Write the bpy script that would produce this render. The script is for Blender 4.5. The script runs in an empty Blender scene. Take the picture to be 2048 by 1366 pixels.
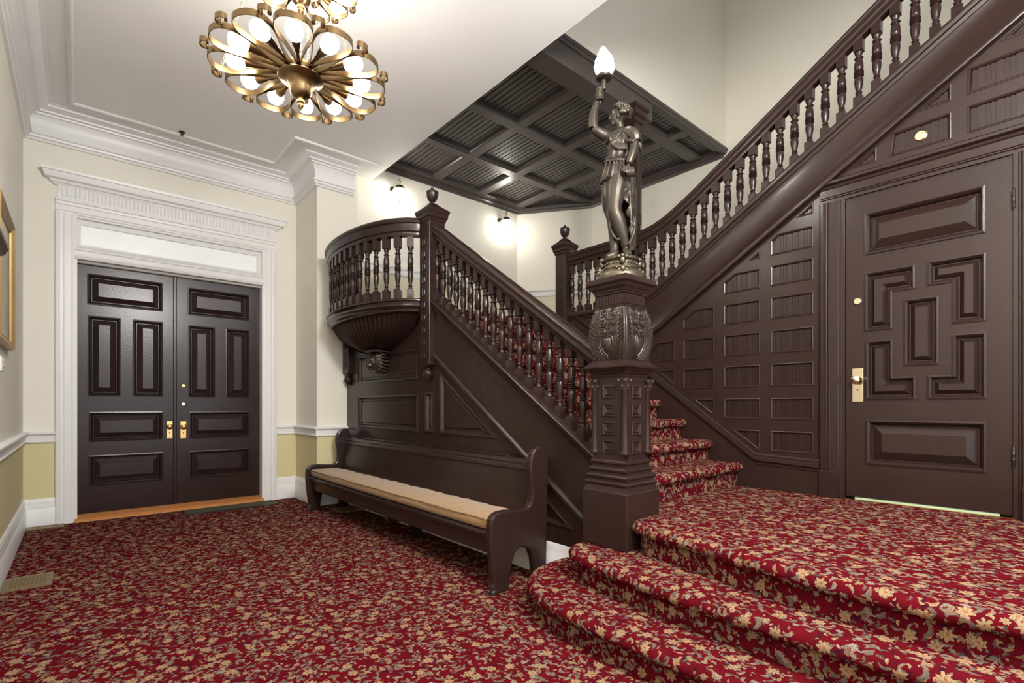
import bpy, bmesh, math, random
from mathutils import Vector, Matrix
random.seed(4)
sc = bpy.context.scene
COL = sc.collection
pi = math.pi
# ------------------------------------------------------------------ camera, world, exposure
cam = bpy.data.cameras.new('camera'); camo = bpy.data.objects.new('camera', cam); COL.objects.link(camo)
camo.location = (0, 0, 1.2); camo.rotation_euler = (pi/2, 0, math.atan2(1160, 1004) - pi/2)
cam.sensor_width = 36; cam.sensor_fit = 'HORIZONTAL'; cam.lens = 1004/2048*36; cam.shift_y = (810-683)/2048; cam.clip_start = .02
sc.camera = camo
w = bpy.data.worlds.new('world'); sc.world = w; w.use_nodes = True
w.node_tree.nodes['Background'].inputs[0].default_value = (.90, .96, 1, 1)
w.node_tree.nodes['Background'].inputs[1].default_value = 1.05
def area_lamp(name, loc, size, power, col=(1, .97, .93)):
    l = bpy.data.lights.new(name, 'AREA'); l.shape = 'DISK'; l.size = size; l.energy = power; l.color = col
    o = bpy.data.objects.new(name, l); COL.objects.link(o); o.location = loc; return o
pl_ = bpy.data.lights.new('added_rear_fill', 'POINT'); pl_.energy = 300; pl_.shadow_soft_size = .35; pl_.color = (1, .965, .92)  # added fill light behind the camera, without any fixture
plo = bpy.data.objects.new('added_rear_fill', pl_); COL.objects.link(plo); plo.location = (1.15, -.9, 3.5)
area_lamp('added_stairwell_fill', (3.6, -.6, 7.1), 1.8, 10)  # added overhead fill in the stairwell, no lamp belongs to it
sc.view_settings.view_transform = 'Standard'; sc.view_settings.look = 'None'
sc.view_settings.gamma = 1; sc.view_settings.use_curve_mapping = False
sc.view_settings.exposure = 1.0
sc.cycles.max_bounces = 5; sc.cycles.diffuse_bounces = 4; sc.cycles.glossy_bounces = 2; sc.cycles.transmission_bounces = 2
sc.cycles.caustics_reflective = False; sc.cycles.caustics_refractive = False; sc.cycles.adaptive_threshold = .05; sc.cycles.sample_clamp_indirect = 6

# ------------------------------------------------------------------ materials
def newmat(name):
    m = bpy.data.materials.new(name); m.use_nodes = True
    return m, m.node_tree, m.node_tree.nodes['Principled BSDF']
def N(nt, typ, ins=None, **kw):
    n = nt.nodes.new(typ)
    for k, v in kw.items(): setattr(n, k, v)
    for k, v in (ins or {}).items():
        if isinstance(v, bpy.types.NodeSocket): nt.links.new(v, n.inputs[k])
        else: n.inputs[k].default_value = v
    return n
def mth(nt, op, a, b=0.0, c=0.0):
    return N(nt, 'ShaderNodeMath', {0: a, 1: b, 2: c}, operation=op).outputs[0]
def mix(nt, f, a, b, bt='MIX'):
    n = nt.nodes.new('ShaderNodeMix'); n.data_type = 'RGBA'; n.blend_type = bt
    for i, v in ((0, f), (6, a), (7, b)):
        if isinstance(v, bpy.types.NodeSocket): nt.links.new(v, n.inputs[i])
        else: n.inputs[i].default_value = v if not isinstance(v, tuple) else (*v, 1)
    return n.outputs[2]
def ramp(nt, f, a, b):
    n = N(nt, 'ShaderNodeMapRange', {0: f, 1: a, 2: b}); n.interpolation_type = 'SMOOTHSTEP'; return n.outputs[0]
def pos(nt): return N(nt, 'ShaderNodeNewGeometry').outputs['Position']
def noise(nt, vec, scale, detail=3, rough=.5):
    return N(nt, 'ShaderNodeTexNoise', {'Vector': vec, 'Scale': scale, 'Detail': detail, 'Roughness': rough}).outputs['Fac']
def paint(name, col, rough=.5, var=.06, bump=.0, bscale=120, metal=0, spec=.5, scale=3.0, stretch=None):
    m, nt, b = newmat(name)
    p = pos(nt)
    if stretch: p = N(nt, 'ShaderNodeVectorMath', {0: p, 1: stretch}, operation='MULTIPLY').outputs[0]
    f = noise(nt, p, scale, 4)
    c = mix(nt, f, tuple(x*(1-var) for x in col), tuple(min(1, x*(1+var)) for x in col))
    nt.links.new(c, b.inputs['Base Color'])
    b.inputs['Roughness'].default_value = rough; b.inputs['Metallic'].default_value = metal
    b.inputs['Specular IOR Level'].default_value = spec
    if bump:
        h = noise(nt, p, bscale, 2)
        bm = N(nt, 'ShaderNodeBump', {'Height': h, 'Strength': bump, 'Distance': .004})
        nt.links.new(bm.outputs[0], b.inputs['Normal'])
    return m
MAT = {}
MAT['brown'] = paint('brown_gloss_paint', (.0268, .0137, .0118), .24, .2, .10, 60, spec=.38)
MAT['brownwall'] = paint('brown_panel_paint', (.0282, .0146, .0126), .25, .2, .10, 60, spec=.38)
MAT['white'] = paint('white_trim_paint', (.80, .80, .80), .35, .03, .05, 60)
MAT['ceil'] = paint('white_ceiling_paint', (.84, .84, .84), .6, .02, .03, 40)
MAT['brass'] = paint('polished_brass', (.80, .52, .20), .25, .10, 0, metal=1)
MAT['abrass'] = paint('antique_brass', (.235, .155, .075), .32, .35, 0, metal=1, scale=9)
MAT['silverb'] = paint('pale_brass', (.85, .74, .52), .2, .08, 0, metal=1)
MAT['bronze'] = paint('patinated_bronze', (.062, .050, .039), .40, .5, .10, 40, metal=.6, scale=16)
MAT['brownlit'] = paint('lightened_brown_paint', (.062, .051, .048), .30, .2, .1, 60)  # same brown paint, lightened to stand for light reflected in the coffers
MAT['bronzeb'] = paint('bronze_plinth', (.13, .11, .075), .40, .3, .1, 40, metal=.75, scale=14)
MAT['iron'] = paint('dark_metal', (.05, .045, .04), .4, .1, metal=.8)
MAT['oak'] = paint('orange_oak', (.50, .20, .055), .4, .25, 0, scale=8, stretch=(1, 14, 14))
MAT['ventb'] = paint('vent_bronze', (.24, .17, .085), .45, .15, metal=.5)
MAT['black'] = paint('vent_void', (.008, .007, .006), .8, .1)
MAT['plastic'] = paint('white_plastic', (.75, .74, .7), .4, .02)
MAT['green'] = paint('pale_green_strip', (.45, .58, .38), .6, .08)
MAT['gold'] = paint('gold_leaf_frame', (.55, .38, .17), .38, .2, .1, 30, metal=.6)
MAT['picture'] = paint('picture_print', (.42, .36, .25), .3, .35, scale=5)
MAT['mat'] = paint('olive_doormat', (.075, .068, .04), .95, .5, .4, 160, scale=40)
MAT['carved'] = paint('carved_brown_wood', (.036, .024, .020), .28, .25, .25, 45, scale=20)
# wall paint: cream above the chair rail, yellow below it
def wallmat(name, zsplit, up, lo):
    m, nt, b = newmat(name); p = pos(nt)
    z = N(nt, 'ShaderNodeSeparateXYZ', {0: p}).outputs[2]
    f = mth(nt, 'LESS_THAN', z, zsplit)
    c = mix(nt, f, up, lo)
    n = noise(nt, p, 2.0, 3)
    c = mix(nt, mth(nt, 'MULTIPLY', n, .10), c, (.55, .52, .45))
    nt.links.new(c, b.inputs['Base Color']); b.inputs['Roughness'].default_value = .55
    bm = N(nt, 'ShaderNodeBump', {'Height': noise(nt, p, 90, 2), 'Strength': .05, 'Distance': .003})
    nt.links.new(bm.outputs[0], b.inputs['Normal'])
    return m
MAT['wall'] = wallmat('lobby_wall_paint', .88, (.82, .79, .70), (.68, .61, .335))
MAT['wallup'] = wallmat('stair_wall_paint', 3.0, (.82, .79, .70), (.72, .69, .50))
MAT['wallhi'] = wallmat('upper_wall_paint', -1, (.82, .79, .70), (.68, .61, .335))
def emis(name, col, st):
    m, nt, b = newmat(name)
    b.inputs['Base Color'].default_value = (*col, 1); b.inputs['Emission Color'].default_value = (*col, 1)
    b.inputs['Emission Strength'].default_value = st; b.inputs['Roughness'].default_value = .3
    return m
MAT['bulb'] = emis('lit_globe_bulb', (1, .93, .82), 18)
MAT['flame'] = emis('lit_flame_glass', (1, .98, .93), 55)
MAT['sconce'] = emis('lit_jar_glass', (1, .95, .86), 18)
def glassmat():
    m, nt, b = newmat('frosted_transom_glass'); p = pos(nt)
    c = mix(nt, noise(nt, p, 6), (.80, .83, .82), (.88, .90, .89)); nt.links.new(c, b.inputs['Base Color'])
    b.inputs['Roughness'].default_value = .25; b.inputs['Emission Color'].default_value = (.9, .95, .95, 1); b.inputs['Emission Strength'].default_value = .08
    return m
MAT['transom'] = glassmat()
def corduroy():
    m, nt, b = newmat('tan_corduroy'); p = pos(nt)
    f = noise(nt, p, 70, 3, .6)
    c = mix(nt, f, (.23, .115, .033), (.44, .25, .085)); nt.links.new(c, b.inputs['Base Color'])
    b.inputs['Roughness'].default_value = .9; b.inputs['Sheen Weight'].default_value = .3
    s = N(nt, 'ShaderNodeSeparateXYZ', {0: p})
    h = mth(nt, 'SINE', mth(nt, 'MULTIPLY', mth(nt, 'ADD', s.outputs[2], s.outputs[0]), 1500))
    bm = N(nt, 'ShaderNodeBump', {'Height': h, 'Strength': .5, 'Distance': .003}); nt.links.new(bm.outputs[0], b.inputs['Normal'])
    return m
MAT['cush'] = corduroy()
def carpet():
    m, nt, b = newmat('red_floral_carpet')
    uv = N(nt, 'ShaderNodeVectorMath', {0: N(nt, 'ShaderNodeUVMap').outputs[0], 1: (1.15, 1.15, 0)}, operation='MULTIPLY').outputs[0]
    def warp(v, scale, amp, det):
        d = N(nt, 'ShaderNodeTexNoise', {'Vector': v, 'Scale': scale, 'Detail': det}, noise_dimensions='2D').outputs['Color']
        dv = N(nt, 'ShaderNodeVectorMath', {0: d, 1: (.5, .5, .5)}, operation='SUBTRACT').outputs[0]
        return N(nt, 'ShaderNodeVectorMath', {0: dv, 1: (amp, amp, 0), 2: v}, operation='MULTIPLY_ADD').outputs[0]
    uv2 = warp(uv, 60.0, .015, 3.0)
    base = mix(nt, noise(nt, uv, 9, 3), (.064, .0027, .0065), (.158, .0054, .0115))
    base = mix(nt, ramp(nt, noise(nt, uv, 26, 2), .58, .68), base, (.035, .006, .016))
    col = base
    def layer(col, scale, seed, kind, size, cA, cB, keep, aspect=.38):
        v = N(nt, 'ShaderNodeVectorMath', {0: uv2, 1: (scale, scale, 0), 2: (seed*3.17, seed*7.31, 0)}, operation='MULTIPLY_ADD').outputs[0]
        vo = N(nt, 'ShaderNodeTexVoronoi', {'Vector': v, 'Scale': 1.0, 'Randomness': .85}, voronoi_dimensions='2D')
        loc = N(nt, 'ShaderNodeVectorMath', {0: v, 1: vo.outputs['Position']}, operation='SUBTRACT').outputs[0]
        rc = N(nt, 'ShaderNodeSeparateXYZ', {0: vo.outputs['Color']})
        r1, r2, r3 = rc.outputs[0], rc.outputs[1], rc.outputs[2]
        ang = mth(nt, 'MULTIPLY', r1, 2*pi)
        rot = N(nt, 'ShaderNodeVectorRotate', {'Vector': loc, 'Angle': ang}, rotation_type='Z_AXIS').outputs[0]
        s = N(nt, 'ShaderNodeSeparateXYZ', {0: rot}); x, y = s.outputs[0], s.outputs[1]
        if kind == 'flower':
            rad = N(nt, 'ShaderNodeVectorMath', {0: rot}, operation='LENGTH').outputs['Value']
            a = mth(nt, 'ARCTAN2', y, x)
            pet = mth(nt, 'MULTIPLY_ADD', mth(nt, 'ABSOLUTE', mth(nt, 'COSINE', mth(nt, 'MULTIPLY', a, 3.5))), .5, .5)
            q = mth(nt, 'DIVIDE', rad, mth(nt, 'MULTIPLY', pet, size))
            veins = mth(nt, 'MULTIPLY_ADD', mth(nt, 'SINE', mth(nt, 'MULTIPLY', a, 15)), .25, .3)
            ctr = mth(nt, 'LESS_THAN', q, .28)
        else:
            yy = mth(nt, 'ADD', y, mth(nt, 'MULTIPLY', mth(nt, 'MULTIPLY', x, x), 1.6))
            q = mth(nt, 'SQRT', mth(nt, 'ADD', mth(nt, 'POWER', mth(nt, 'DIVIDE', x, size), 2), mth(nt, 'POWER', mth(nt, 'DIVIDE', yy, size*aspect), 2)))
            veins = mth(nt, 'LESS_THAN', yy, 0)
            ctr = mth(nt, 'LESS_THAN', mth(nt, 'ABSOLUTE', yy), size*.05)
        mask = mth(nt, 'MULTIPLY', mth(nt, 'LESS_THAN', q, 1.0), mth(nt, 'LESS_THAN', r3, keep))
        c = mix(nt, r2, cA, cB)
        c = mix(nt, mth(nt, 'MULTIPLY', veins, .6), c, (.17, .13, .085))
        c = mix(nt, mth(nt, 'MULTIPLY', ctr, .7), c, (.30, .075, .03))
        return mix(nt, mask, col, c)
    tan, peach, grey, lg, olive = (.33, .235, .13), (.42, .265, .145), (.13, .13, .112), (.27, .25, .205), (.115, .09, .045)
    col = layer(col, 19, 1, 'leaf', .32, (.075, .075, .07), (.03, .028, .04), .65, .42)
    col = layer(col, 16, 2, 'leaf', .40, grey, lg, .60, .30)
    col = layer(col, 22, 6, 'leaf', .26, peach, tan, .45, .5)
    col = layer(col, 14, 8, 'leaf', .36, (.10, .11, .095), grey, .42, .38)
    col = layer(col, 27, 9, 'leaf', .20, tan, grey, .30, .6)
    col = layer(col, 15, 3, 'leaf', .34, tan, olive, .38, .34)
    col = layer(col, 9.0, 4, 'flower', .26, peach, tan, .56)
    col = layer(col, 13, 5, 'flower', .21, tan, lg, .42)
    fine = noise(nt, uv, 170, 2)
    col = mix(nt, ramp(nt, fine, .46, .66), col, mix(nt, .55, col, (.045, .012, .014)))
    nt.links.new(col, b.inputs['Base Color'])
    b.inputs['Roughness'].default_value = 1; b.inputs['Specular IOR Level'].default_value = 0
    bm = N(nt, 'ShaderNodeBump', {'Height': noise(nt, uv, 500, 1), 'Strength': .6, 'Distance': .004})
    nt.links.new(bm.outputs[0], b.inputs['Normal'])
    return m
MAT['carpet'] = carpet()

# ------------------------------------------------------------------ mesh helpers
class MB:
    def __init__(s): s.v = []; s.f = []; s.uv = {}
    def add(s, vs, fs, uvs=None):
        o = len(s.v); s.v += [tuple(x) for x in vs]; s.f += [tuple(i+o for i in f) for f in fs]
        if uvs:
            for i, q in enumerate(uvs): s.uv[o+i] = q
        return s
    def box(s, x0, x1, y0, y1, z0, z1):
        return s.add([(x, y, z) for z in (z0, z1) for y in (y0, y1) for x in (x0, x1)],
              [(0,2,3,1),(4,5,7,6),(0,1,5,4),(2,6,7,3),(0,4,6,2),(1,3,7,5)])
    def prism(s, poly, fn, d0, d1):       # poly 2D, fn(s,t,d)->xyz
        n = len(poly)
        return s.add([fn(a, b, d0) for a, b in poly]+[fn(a, b, d1) for a, b in poly],
              [tuple(range(n))[::-1], tuple(range(n, 2*n))]+[(i, (i+1) % n, n+(i+1) % n, n+i) for i in range(n)])
    def rings(s, rings, cap0=True, cap1=True, closed=True):
        n = len(rings[0]); o = []
        for r in rings: o += list(r)
        fs = []
        for k in range(len(rings)-1):
            for i in range(n if closed else n-1):
                j = (i+1) % n; fs.append((k*n+i, k*n+j, (k+1)*n+j, (k+1)*n+i))
        if cap0: fs.append(tuple(range(n))[::-1])
        if cap1: fs.append(tuple(range((len(rings)-1)*n, len(rings)*n)))
        return s.add(o, fs)
    def lathe(s, prof, c=(0, 0, 0), n=16, cap=True):   # prof [(r,z)]
        return s.rings([[(c[0]+r*math.cos(2*pi*i/n), c[1]+r*math.sin(2*pi*i/n), c[2]+z) for i in range(n)] for r, z in prof], cap, cap)
    def square(s, prof, c=(0, 0, 0)):                  # prof [(half width,z)]
        return s.rings([[(c[0]+a*q, c[1]+b*q, c[2]+z) for a, b in ((-1,-1),(1,-1),(1,1),(-1,1))] for q, z in prof])
    def tube(s, pts, r, n=8, cap=True):
        pts = [Vector(p) for p in pts]; rs = r if isinstance(r, (list, tuple)) else [r]*len(pts)
        rg = []; pu = None
        for i, p in enumerate(pts):
            t = (pts[min(i+1, len(pts)-1)]-pts[max(i-1, 0)]).normalized()
            if pu is None: pu = t.orthogonal().normalized()
            u = (pu-t*pu.dot(t))
            u = u.normalized() if u.length > 1e-6 else t.orthogonal().normalized()
            pu = u; w_ = t.cross(u)
            rg.append([p+(u*math.cos(2*pi*k/n)+w_*math.sin(2*pi*k/n))*rs[i] for k in range(n)])
        return s.rings(rg, cap, cap)
    def ball(s, c, r, n=12, m=8, sc_=(1, 1, 1)):
        return s.rings([[(c[0]+sc_[0]*r*math.sin(pi*k/m)*math.cos(2*pi*i/n), c[1]+sc_[1]*r*math.sin(pi*k/m)*math.sin(2*pi*i/n), c[2]-sc_[2]*r*math.cos(pi*k/m)) for i in range(n)] for k in range(1, m)], True, True)
    def sweep(s, prof, path, cap=True):    # prof [(side,up)], side = right of travel, vertical plumb
        path = [Vector(p) for p in path]; rg = []
        for i, p in enumerate(path):
            a = (path[i]-path[i-1]) if i else None; b = (path[i+1]-path[i]) if i < len(path)-1 else None
            def nr(t): t = Vector((t.x, t.y, 0)).normalized(); return Vector((t.y, -t.x, 0))
            if a is None: nn = nr(b)
            elif b is None: nn = nr(a)
            else:
                n1, n2 = nr(a), nr(b); nn = (n1+n2); nn = nn/(nn.dot(n1)) if nn.length > 1e-5 else n1
            rg.append([p+nn*q[0]+Vector((0, 0, q[1])) for q in prof])
        return s.rings(rg, cap, cap)
    def build(s, name, mat, parent=None, smooth=0, loc=None, bevel=0):
        me = bpy.data.meshes.new(name); me.from_pydata(s.v, [], s.f); me.update()
        bm = bmesh.new(); bm.from_mesh(me)
        bmesh.ops.recalc_face_normals(bm, faces=bm.faces)
        if s.uv or mat == 'carpet':
            L = bm.loops.layers.uv.new('UVMap'); bm.verts.ensure_lookup_table()
            for f in bm.faces:
                for l in f.loops:
                    l[L].uv = s.uv.get(l.vert.index, (l.vert.co.x, l.vert.co.y))
        bm.to_mesh(me); bm.free()
        return mobj(name, me, mat, parent, smooth, loc, bevel)
def mobj(name, me, mat, parent=None, smooth=0, loc=None, bevel=0):
    if mat and not me.materials: me.materials.append(MAT[mat] if isinstance(mat, str) else mat)
    if smooth:
        me.shade_smooth()
        if smooth < 180: me.set_sharp_from_angle(angle=math.radians(smooth))
    o = bpy.data.objects.new(name, me); COL.objects.link(o)
    if parent: o.parent = parent
    if loc: o.location = loc
    if bevel:
        b = o.modifiers.new('bevel', 'BEVEL'); b.width = bevel; b.segments = 2; b.limit_method = 'ANGLE'; b.angle_limit = .6
    return o
def empty(name, label=None, cat=None, loc=(0, 0, 0), rz=0, group=None, kind=None):
    o = bpy.data.objects.new(name, None); COL.objects.link(o); o.location = loc; o.rotation_euler = (0, 0, rz); o.empty_display_size = .1
    return tag(o, label, cat, group, kind)
def tag(o, label=None, cat=None, group=None, kind=None):
    for k, v in (('label', label), ('category', cat), ('group', group), ('kind', kind)):
        if v: o[k] = v
    return o
def copy(o, parent=None, loc=None, rot=None):
    c = o.copy(); COL.objects.link(c)
    if parent is not None: c.parent = parent
    if loc is not None: c.location = loc
    if rot is not None: c.rotation_euler = rot
    return c
# 2D polygon tools
def area(p): return .5*sum(p[i][0]*p[(i+1) % len(p)][1]-p[(i+1) % len(p)][0]*p[i][1] for i in range(len(p)))
def ccw(p): return list(p) if area(p) > 0 else list(p)[::-1]
def inset(poly, d):
    p = ccw(poly); n = len(p); out = []
    for i in range(n):
        a, b, c = p[i-1], p[i], p[(i+1) % n]
        def off(a, b):
            dx, dy = b[0]-a[0], b[1]-a[1]; l = math.hypot(dx, dy); nx, ny = -dy/l, dx/l
            return nx, ny
        n1, n2 = off(a, b), off(b, c)
        k = 1+n1[0]*n2[0]+n1[1]*n2[1]
        out.append((b[0]+d*(n1[0]+n2[0])/k, b[1]+d*(n1[1]+n2[1])/k))
    return out
def clip(poly, A, B, C):   # keep A*s+B*t<=C
    out = []
    for i in range(len(poly)):
        p, q = poly[i], poly[(i+1) % len(poly)]; fp = A*p[0]+B*p[1]-C; fq = A*q[0]+B*q[1]-C
        if fp <= 0: out.append(p)
        if fp*fq < 0:
            t = fp/(fp-fq); out.append((p[0]+t*(q[0]-p[0]), p[1]+t*(q[1]-p[1])))
    return out
def rect(a, b, c, d): return [(a, c), (b, c), (b, d), (a, d)]
def board(name, outer, holes, fn, thick, depth, mat, parent=None):
    """flat board with holes: front face at d=0, hole sides go back by depth, outer sides by thick"""
    bm = bmesh.new(); edges = []
    for poly in [outer]+holes:
        vs = [bm.verts.new(fn(a, b, 0)) for a, b in poly]
        for i in range(len(vs)): edges.append(bm.edges.new((vs[i], vs[(i+1) % len(vs)])))
        dd = thick if poly is outer else depth
        vb = [bm.verts.new(fn(a, b, -dd)) for a, b in poly]
        for i in range(len(vs)):
            j = (i+1) % len(vs); bm.faces.new((vs[i], vs[j], vb[j], vb[i]))
    nrm = Vector(fn(0, 0, 1))-Vector(fn(0, 0, 0))
    bmesh.ops.triangle_fill(bm, edges=edges, use_beauty=True, normal=nrm)
    me = bpy.data.meshes.new(name); bm.to_mesh(me); bm.free()
    return mobj(name, me, mat, parent)
# raised panel inside an opening: list of (inset, depth)
FIELD = [(0, -.002), (0, .010), (.012, .012), (.020, .004), (.026, -.004), (.034, -.024), (.036, -.028), (.040, -.028), (.043, -.024), (.092, .006)]
FLAT = [(0, -.002), (0, .006), (.010, .009), (.018, .003), (.024, -.012), (.026, -.014)]
def panel(name, poly, prof, fn, mat, parent, cap=True, bev=0):
    m = MB(); m.rings([[fn(a, b, d) for a, b in inset(poly, i)] for i, d in prof], False, cap)
    return m.build(name, mat, parent)
def fX(X0): return lambda s, t, d: (X0-d, s, t)      # plane facing -X, s=Y, t=Z
def fY(Y0): return lambda s, t, d: (s, Y0-d, t)      # plane facing -Y, s=X, t=Z
def reeds(name, poly, fn, mat, parent, pitch=.0105, d0=-.012, rel=.004, pat=(0, 1, 0, 1, 0, 1, 1, 1), along='t'):
    """reeded infill: columns clipped to the convex polygon"""
    p = ccw(poly); ss = [a for a, b in p]; s0, s1 = min(ss), max(ss)
    def span(s):
        ts = []
        for i in range(len(p)):
            (a, b), (c, d) = p[i], p[(i+1) % len(p)]
            if min(a, c)-1e-9 <= s <= max(a, c)+1e-9:
                if abs(c-a) < 1e-9: ts += [b, d]
                else: ts.append(b+(d-b)*(s-a)/(c-a))
        return (min(ts), max(ts)) if ts else (0, 0)
    m = MB(); n = max(2, int(round((s1-s0)/pitch))); prev = None
    for i in range(n):
        a, b = s0+(s1-s0)*i/n, s0+(s1-s0)*(i+1)/n
        d = d0+rel*pat[i % len(pat)]
        (l0, h0), (l1, h1) = span(a+1e-7), span(b-1e-7)
        m.add([fn(a, l0, d), fn(b, l1, d), fn(b, h1, d), fn(a, h0, d)], [(0, 1, 2, 3)])
        if prev is not None and prev != d:
            m.add([fn(a, l0, prev), fn(a, l0, d), fn(a, h0, d), fn(a, h0, prev)], [(0, 1, 2, 3)])
        prev = d
    return m.build(name, mat, parent)
# ------------------------------------------------------------------ setting
S = 'structure'
RISE = .177; L = 3*RISE; MID = 2.114
XL, YW, XP, YP, XS, XR, YB, XF = -.40, 6.80, 2.155, 6.036, 2.544, 4.146, 6.13, 6.13
ZC, XE, YR = 4.12, 2.89, -2.6
def st(o, label): return tag(o, label, None, None, S)
m = MB(); m.add([(XL-.05, YR, 0), (XF+.1, YR, 0), (XF+.1, YW+.02, 0), (XL-.05, YW+.02, 0), (XL-.05, YR, -.1), (XF+.1, YR, -.1), (XF+.1, YW+.02, -.1), (XL-.05, YW+.02, -.1)], [(0,1,2,3),(4,7,6,5),(0,4,5,1),(1,5,6,2),(2,6,7,3),(3,7,4,0)])
st(m.build('floor', 'carpet'), 'red floral carpet of the lower lobby floor')
m = MB().box(XL-.15, XL, YR, YW+.15, -.05, ZC); st(m.build('wall_left', 'wall'), 'cream wall at the left edge with a yellow dado')
m = MB()
m.box(XL-.15, -.022, YW, YW+.15, -.05, ZC); m.box(1.762, XP+.15, YW, YW+.15, -.05, ZC); m.box(-.022, 1.762, YW, YW+.15, 3.14, ZC)
st(m.build('wall_door', 'wall'), 'cream wall around the double entrance doors')
m = MB().prism([(XP, YW), (XP, YP), (2.655, YP), (2.655, YP+.3), (XP+.15, YP+.3), (XP+.15, YW)], lambda a, b, d: (a, b, d), 0, 4.6)
st(m.build('wall_pier', 'wall'), 'cream pier beside the balcony')
m = MB().box(2.56, 5.42, YB, YB+.1, 0, 4.6); st(m.build('wall_back', 'wallup'), 'cream back wall of the stair landing with two lamps')
m = MB().prism([(5.42, YB), (XF, 5.16), (XF+.1, 5.2), (5.46, YB+.1)], lambda a, b, d: (a, b, d), 1.9, 4.6)
st(m.build('wall_canted', 'wallup'), 'narrow canted wall in the landing corner')
m = MB().box(XF, XF+.1, YR, 5.17, 1.9, 7.2); st(m.build('wall_far', 'wallup'), 'cream far wall beyond the upper flight')
m = MB().box(XE-.4, XF, 3.0, 3.1, 4.42, 7.2); st(m.build('wall_upper', 'wallhi'), 'cream upper storey wall above the coffered ceiling')
m = MB().box(XL-.15, XE, YR, YW+.15, ZC, ZC+.06).box(XE-.05, XE-.0005, YR, 6.04, ZC+.06, ZC+.34); st(m.build('ceiling', 'ceil'), 'white plaster ceiling of the lobby')
m = MB().box(XE-1.2, XF+.1, YR, 3.1, 7.2, 7.3); st(m.build('ceiling_light_block', 'ceil'), 'unseen white ceiling added high above the stairwell to cut the light')  # unseen lid added to keep the upper stairwell walls darker
m = MB().box(1.6, 1.7, YR, 3.0, ZC+.06, 7.2).box(1.7, XF, YR-.1, YR, 4.12, 7.2); st(m.build('wall_light_block', 'wallhi'), 'unseen cream walls added round the upper storey to block light')  # unseen walls added to shut sky light out of the upper storey
m = MB().box(XR+.075, XR+.12, .1, 1.35, L-.1, 2.9).box(-.2, 1.95, YW+.16, YW+.2, -.05, 3.3); st(m.build('door_light_block', 'brown'), 'added dark boards stopping light leaks behind the closed doors')  # added blockers, hide world light showing through the door gaps
# crown moulding, ceiling bead, chair rail and baseboards
RM = [(XL, YR), (XL, YW), (XP, YW), (XP, YP), (2.60, YP)]
def mould(name, path, prof, label, mat='white', z=0):
    m = MB(); m.sweep(prof, [(a, b, z) for a, b in path]); return st(m.build(name, mat, smooth=35), label)
CROWN = [(0, 3.800), (.022, 3.803), (.030, 3.822), (.046, 3.828), (.050, 3.848), (.066, 3.856), (.066, 3.872), (.040, 3.880), (.036, 3.892), (.040, 3.96), (.052, 4.005), (.075, 4.035), (.092, 4.04), (.096, 4.055), (.125, 4.060), (.130, 4.075), (.160, 4.088), (.185, 4.098), (.190, 4.112), (.215, 4.116), (.215, 4.125), (0, 4.125)]
mould('trim_1', RM, CROWN, 'white crown moulding running round the lobby ceiling')
mould('trim_2', RM[:-1]+[(2.80, YP)], [(.33, 4.122), (.335, 4.106), (.345, 4.100), (.365, 4.100), (.375, 4.108), (.38, 4.122)], 'thin white bead on the ceiling inside the crown')
CH = [(0, .822), (.018, .826), (.024, .838), (.016, .848), (.018, .895), (.030, .905), (.042, .915), (.042, .930), (.028, .938), (0, .940)]
BS = [(0, 0), (.024, 0), (.024, .17), (.018, .18), (.020, .20), (.014, .215), (.016, .235), (.010, .262), (.004, .274), (0, .276)]
mould('baseboard_left', [(XL, YR), (XL, YW), (-.165, YW)], BS, 'white baseboard along the left wall to the door casing')
mould('baseboard_pier', [(1.908, YW), (XP, YW), (XP, YP), (2.53, YP)], BS, 'white baseboard stepping round the pier')
mould('trim_3', [(XL, YR), (XL, YW), (-.165, YW)], CH, 'white chair rail along the left wall')
mould('trim_4', [(1.908, YW), (XP, YW), (XP, YP), (2.53, YP)], CH, 'white chair rail stepping round the pier')
mould('baseboard_stair', [(2.515, YP), (2.515, 2.06)], [(0, 0), (.03, 0), (.03, .15), (.02, .165), (.02, .20), (.008, .235), (0, .24)], 'pale blue white baseboard under the stair panelling')
mould('trim_5', [(2.63, YB), (5.42, YB), (XF, 5.16), (XF, 3.3)], [(a, b+2.12) for a, b in CH], 'white chair rail on the stair landing walls')
# ------------------------------------------------------------------ entrance doors
f = fY(YW)
tr = empty('trim_6', 'white casing with fluted frieze and cornice round the double doors', None, (0, 0, 0), 0, None, S)
def cas(name, path, w0=.145):
    m = MB(); m.sweep([(0, 0), (.02, 0), (.02, 0)], path); return m
CP = [(0, .0), (0, .034), (.010, .040), (.026, .040), (.034, .028), (.060, .026), (.068, .018), (.120, .016), (.132, .010), (.146, .008), (.146, 0)]   # (across, proud)
def casing(name, x0, sgn, z0, z1, parent, Y=YW, mat='white', P=CP):
    m = MB(); m.rings([[(x0+sgn*a, Y-d, z) for a, d in P] for z in (z0, z1)]); return m.build(name, mat, parent)
casing('casing_jamb', -.168, 1, 0, 3.1442, tr); casing('casing_jamb', 1.911, -1, 0, 3.1442, tr)
m = MB(); m.rings([[(x, YW-d, 3.283-a*.95) for a, d in CP] for x in (-.168, 1.911)]); m.build('casing_head', 'white', tr)
m = MB().box(-.150, 1.893, YW-.022, YW, 3.283, 3.42); m.build('frieze_board', 'white', tr)
fl = MB()
for i in range(58):
    x = -.115+i*.0341
    fl.rings([[(x+.0085*math.cos(q), YW-.022-.010*math.sin(q), z) for q in (0, .5, 1.05, 1.57, 2.1, 2.64, pi)] for z in (3.305, 3.405)])
tag(fl.build('fluting', 'white', tr, 40), 'row of small vertical flutes', kind='stuff')
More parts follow.
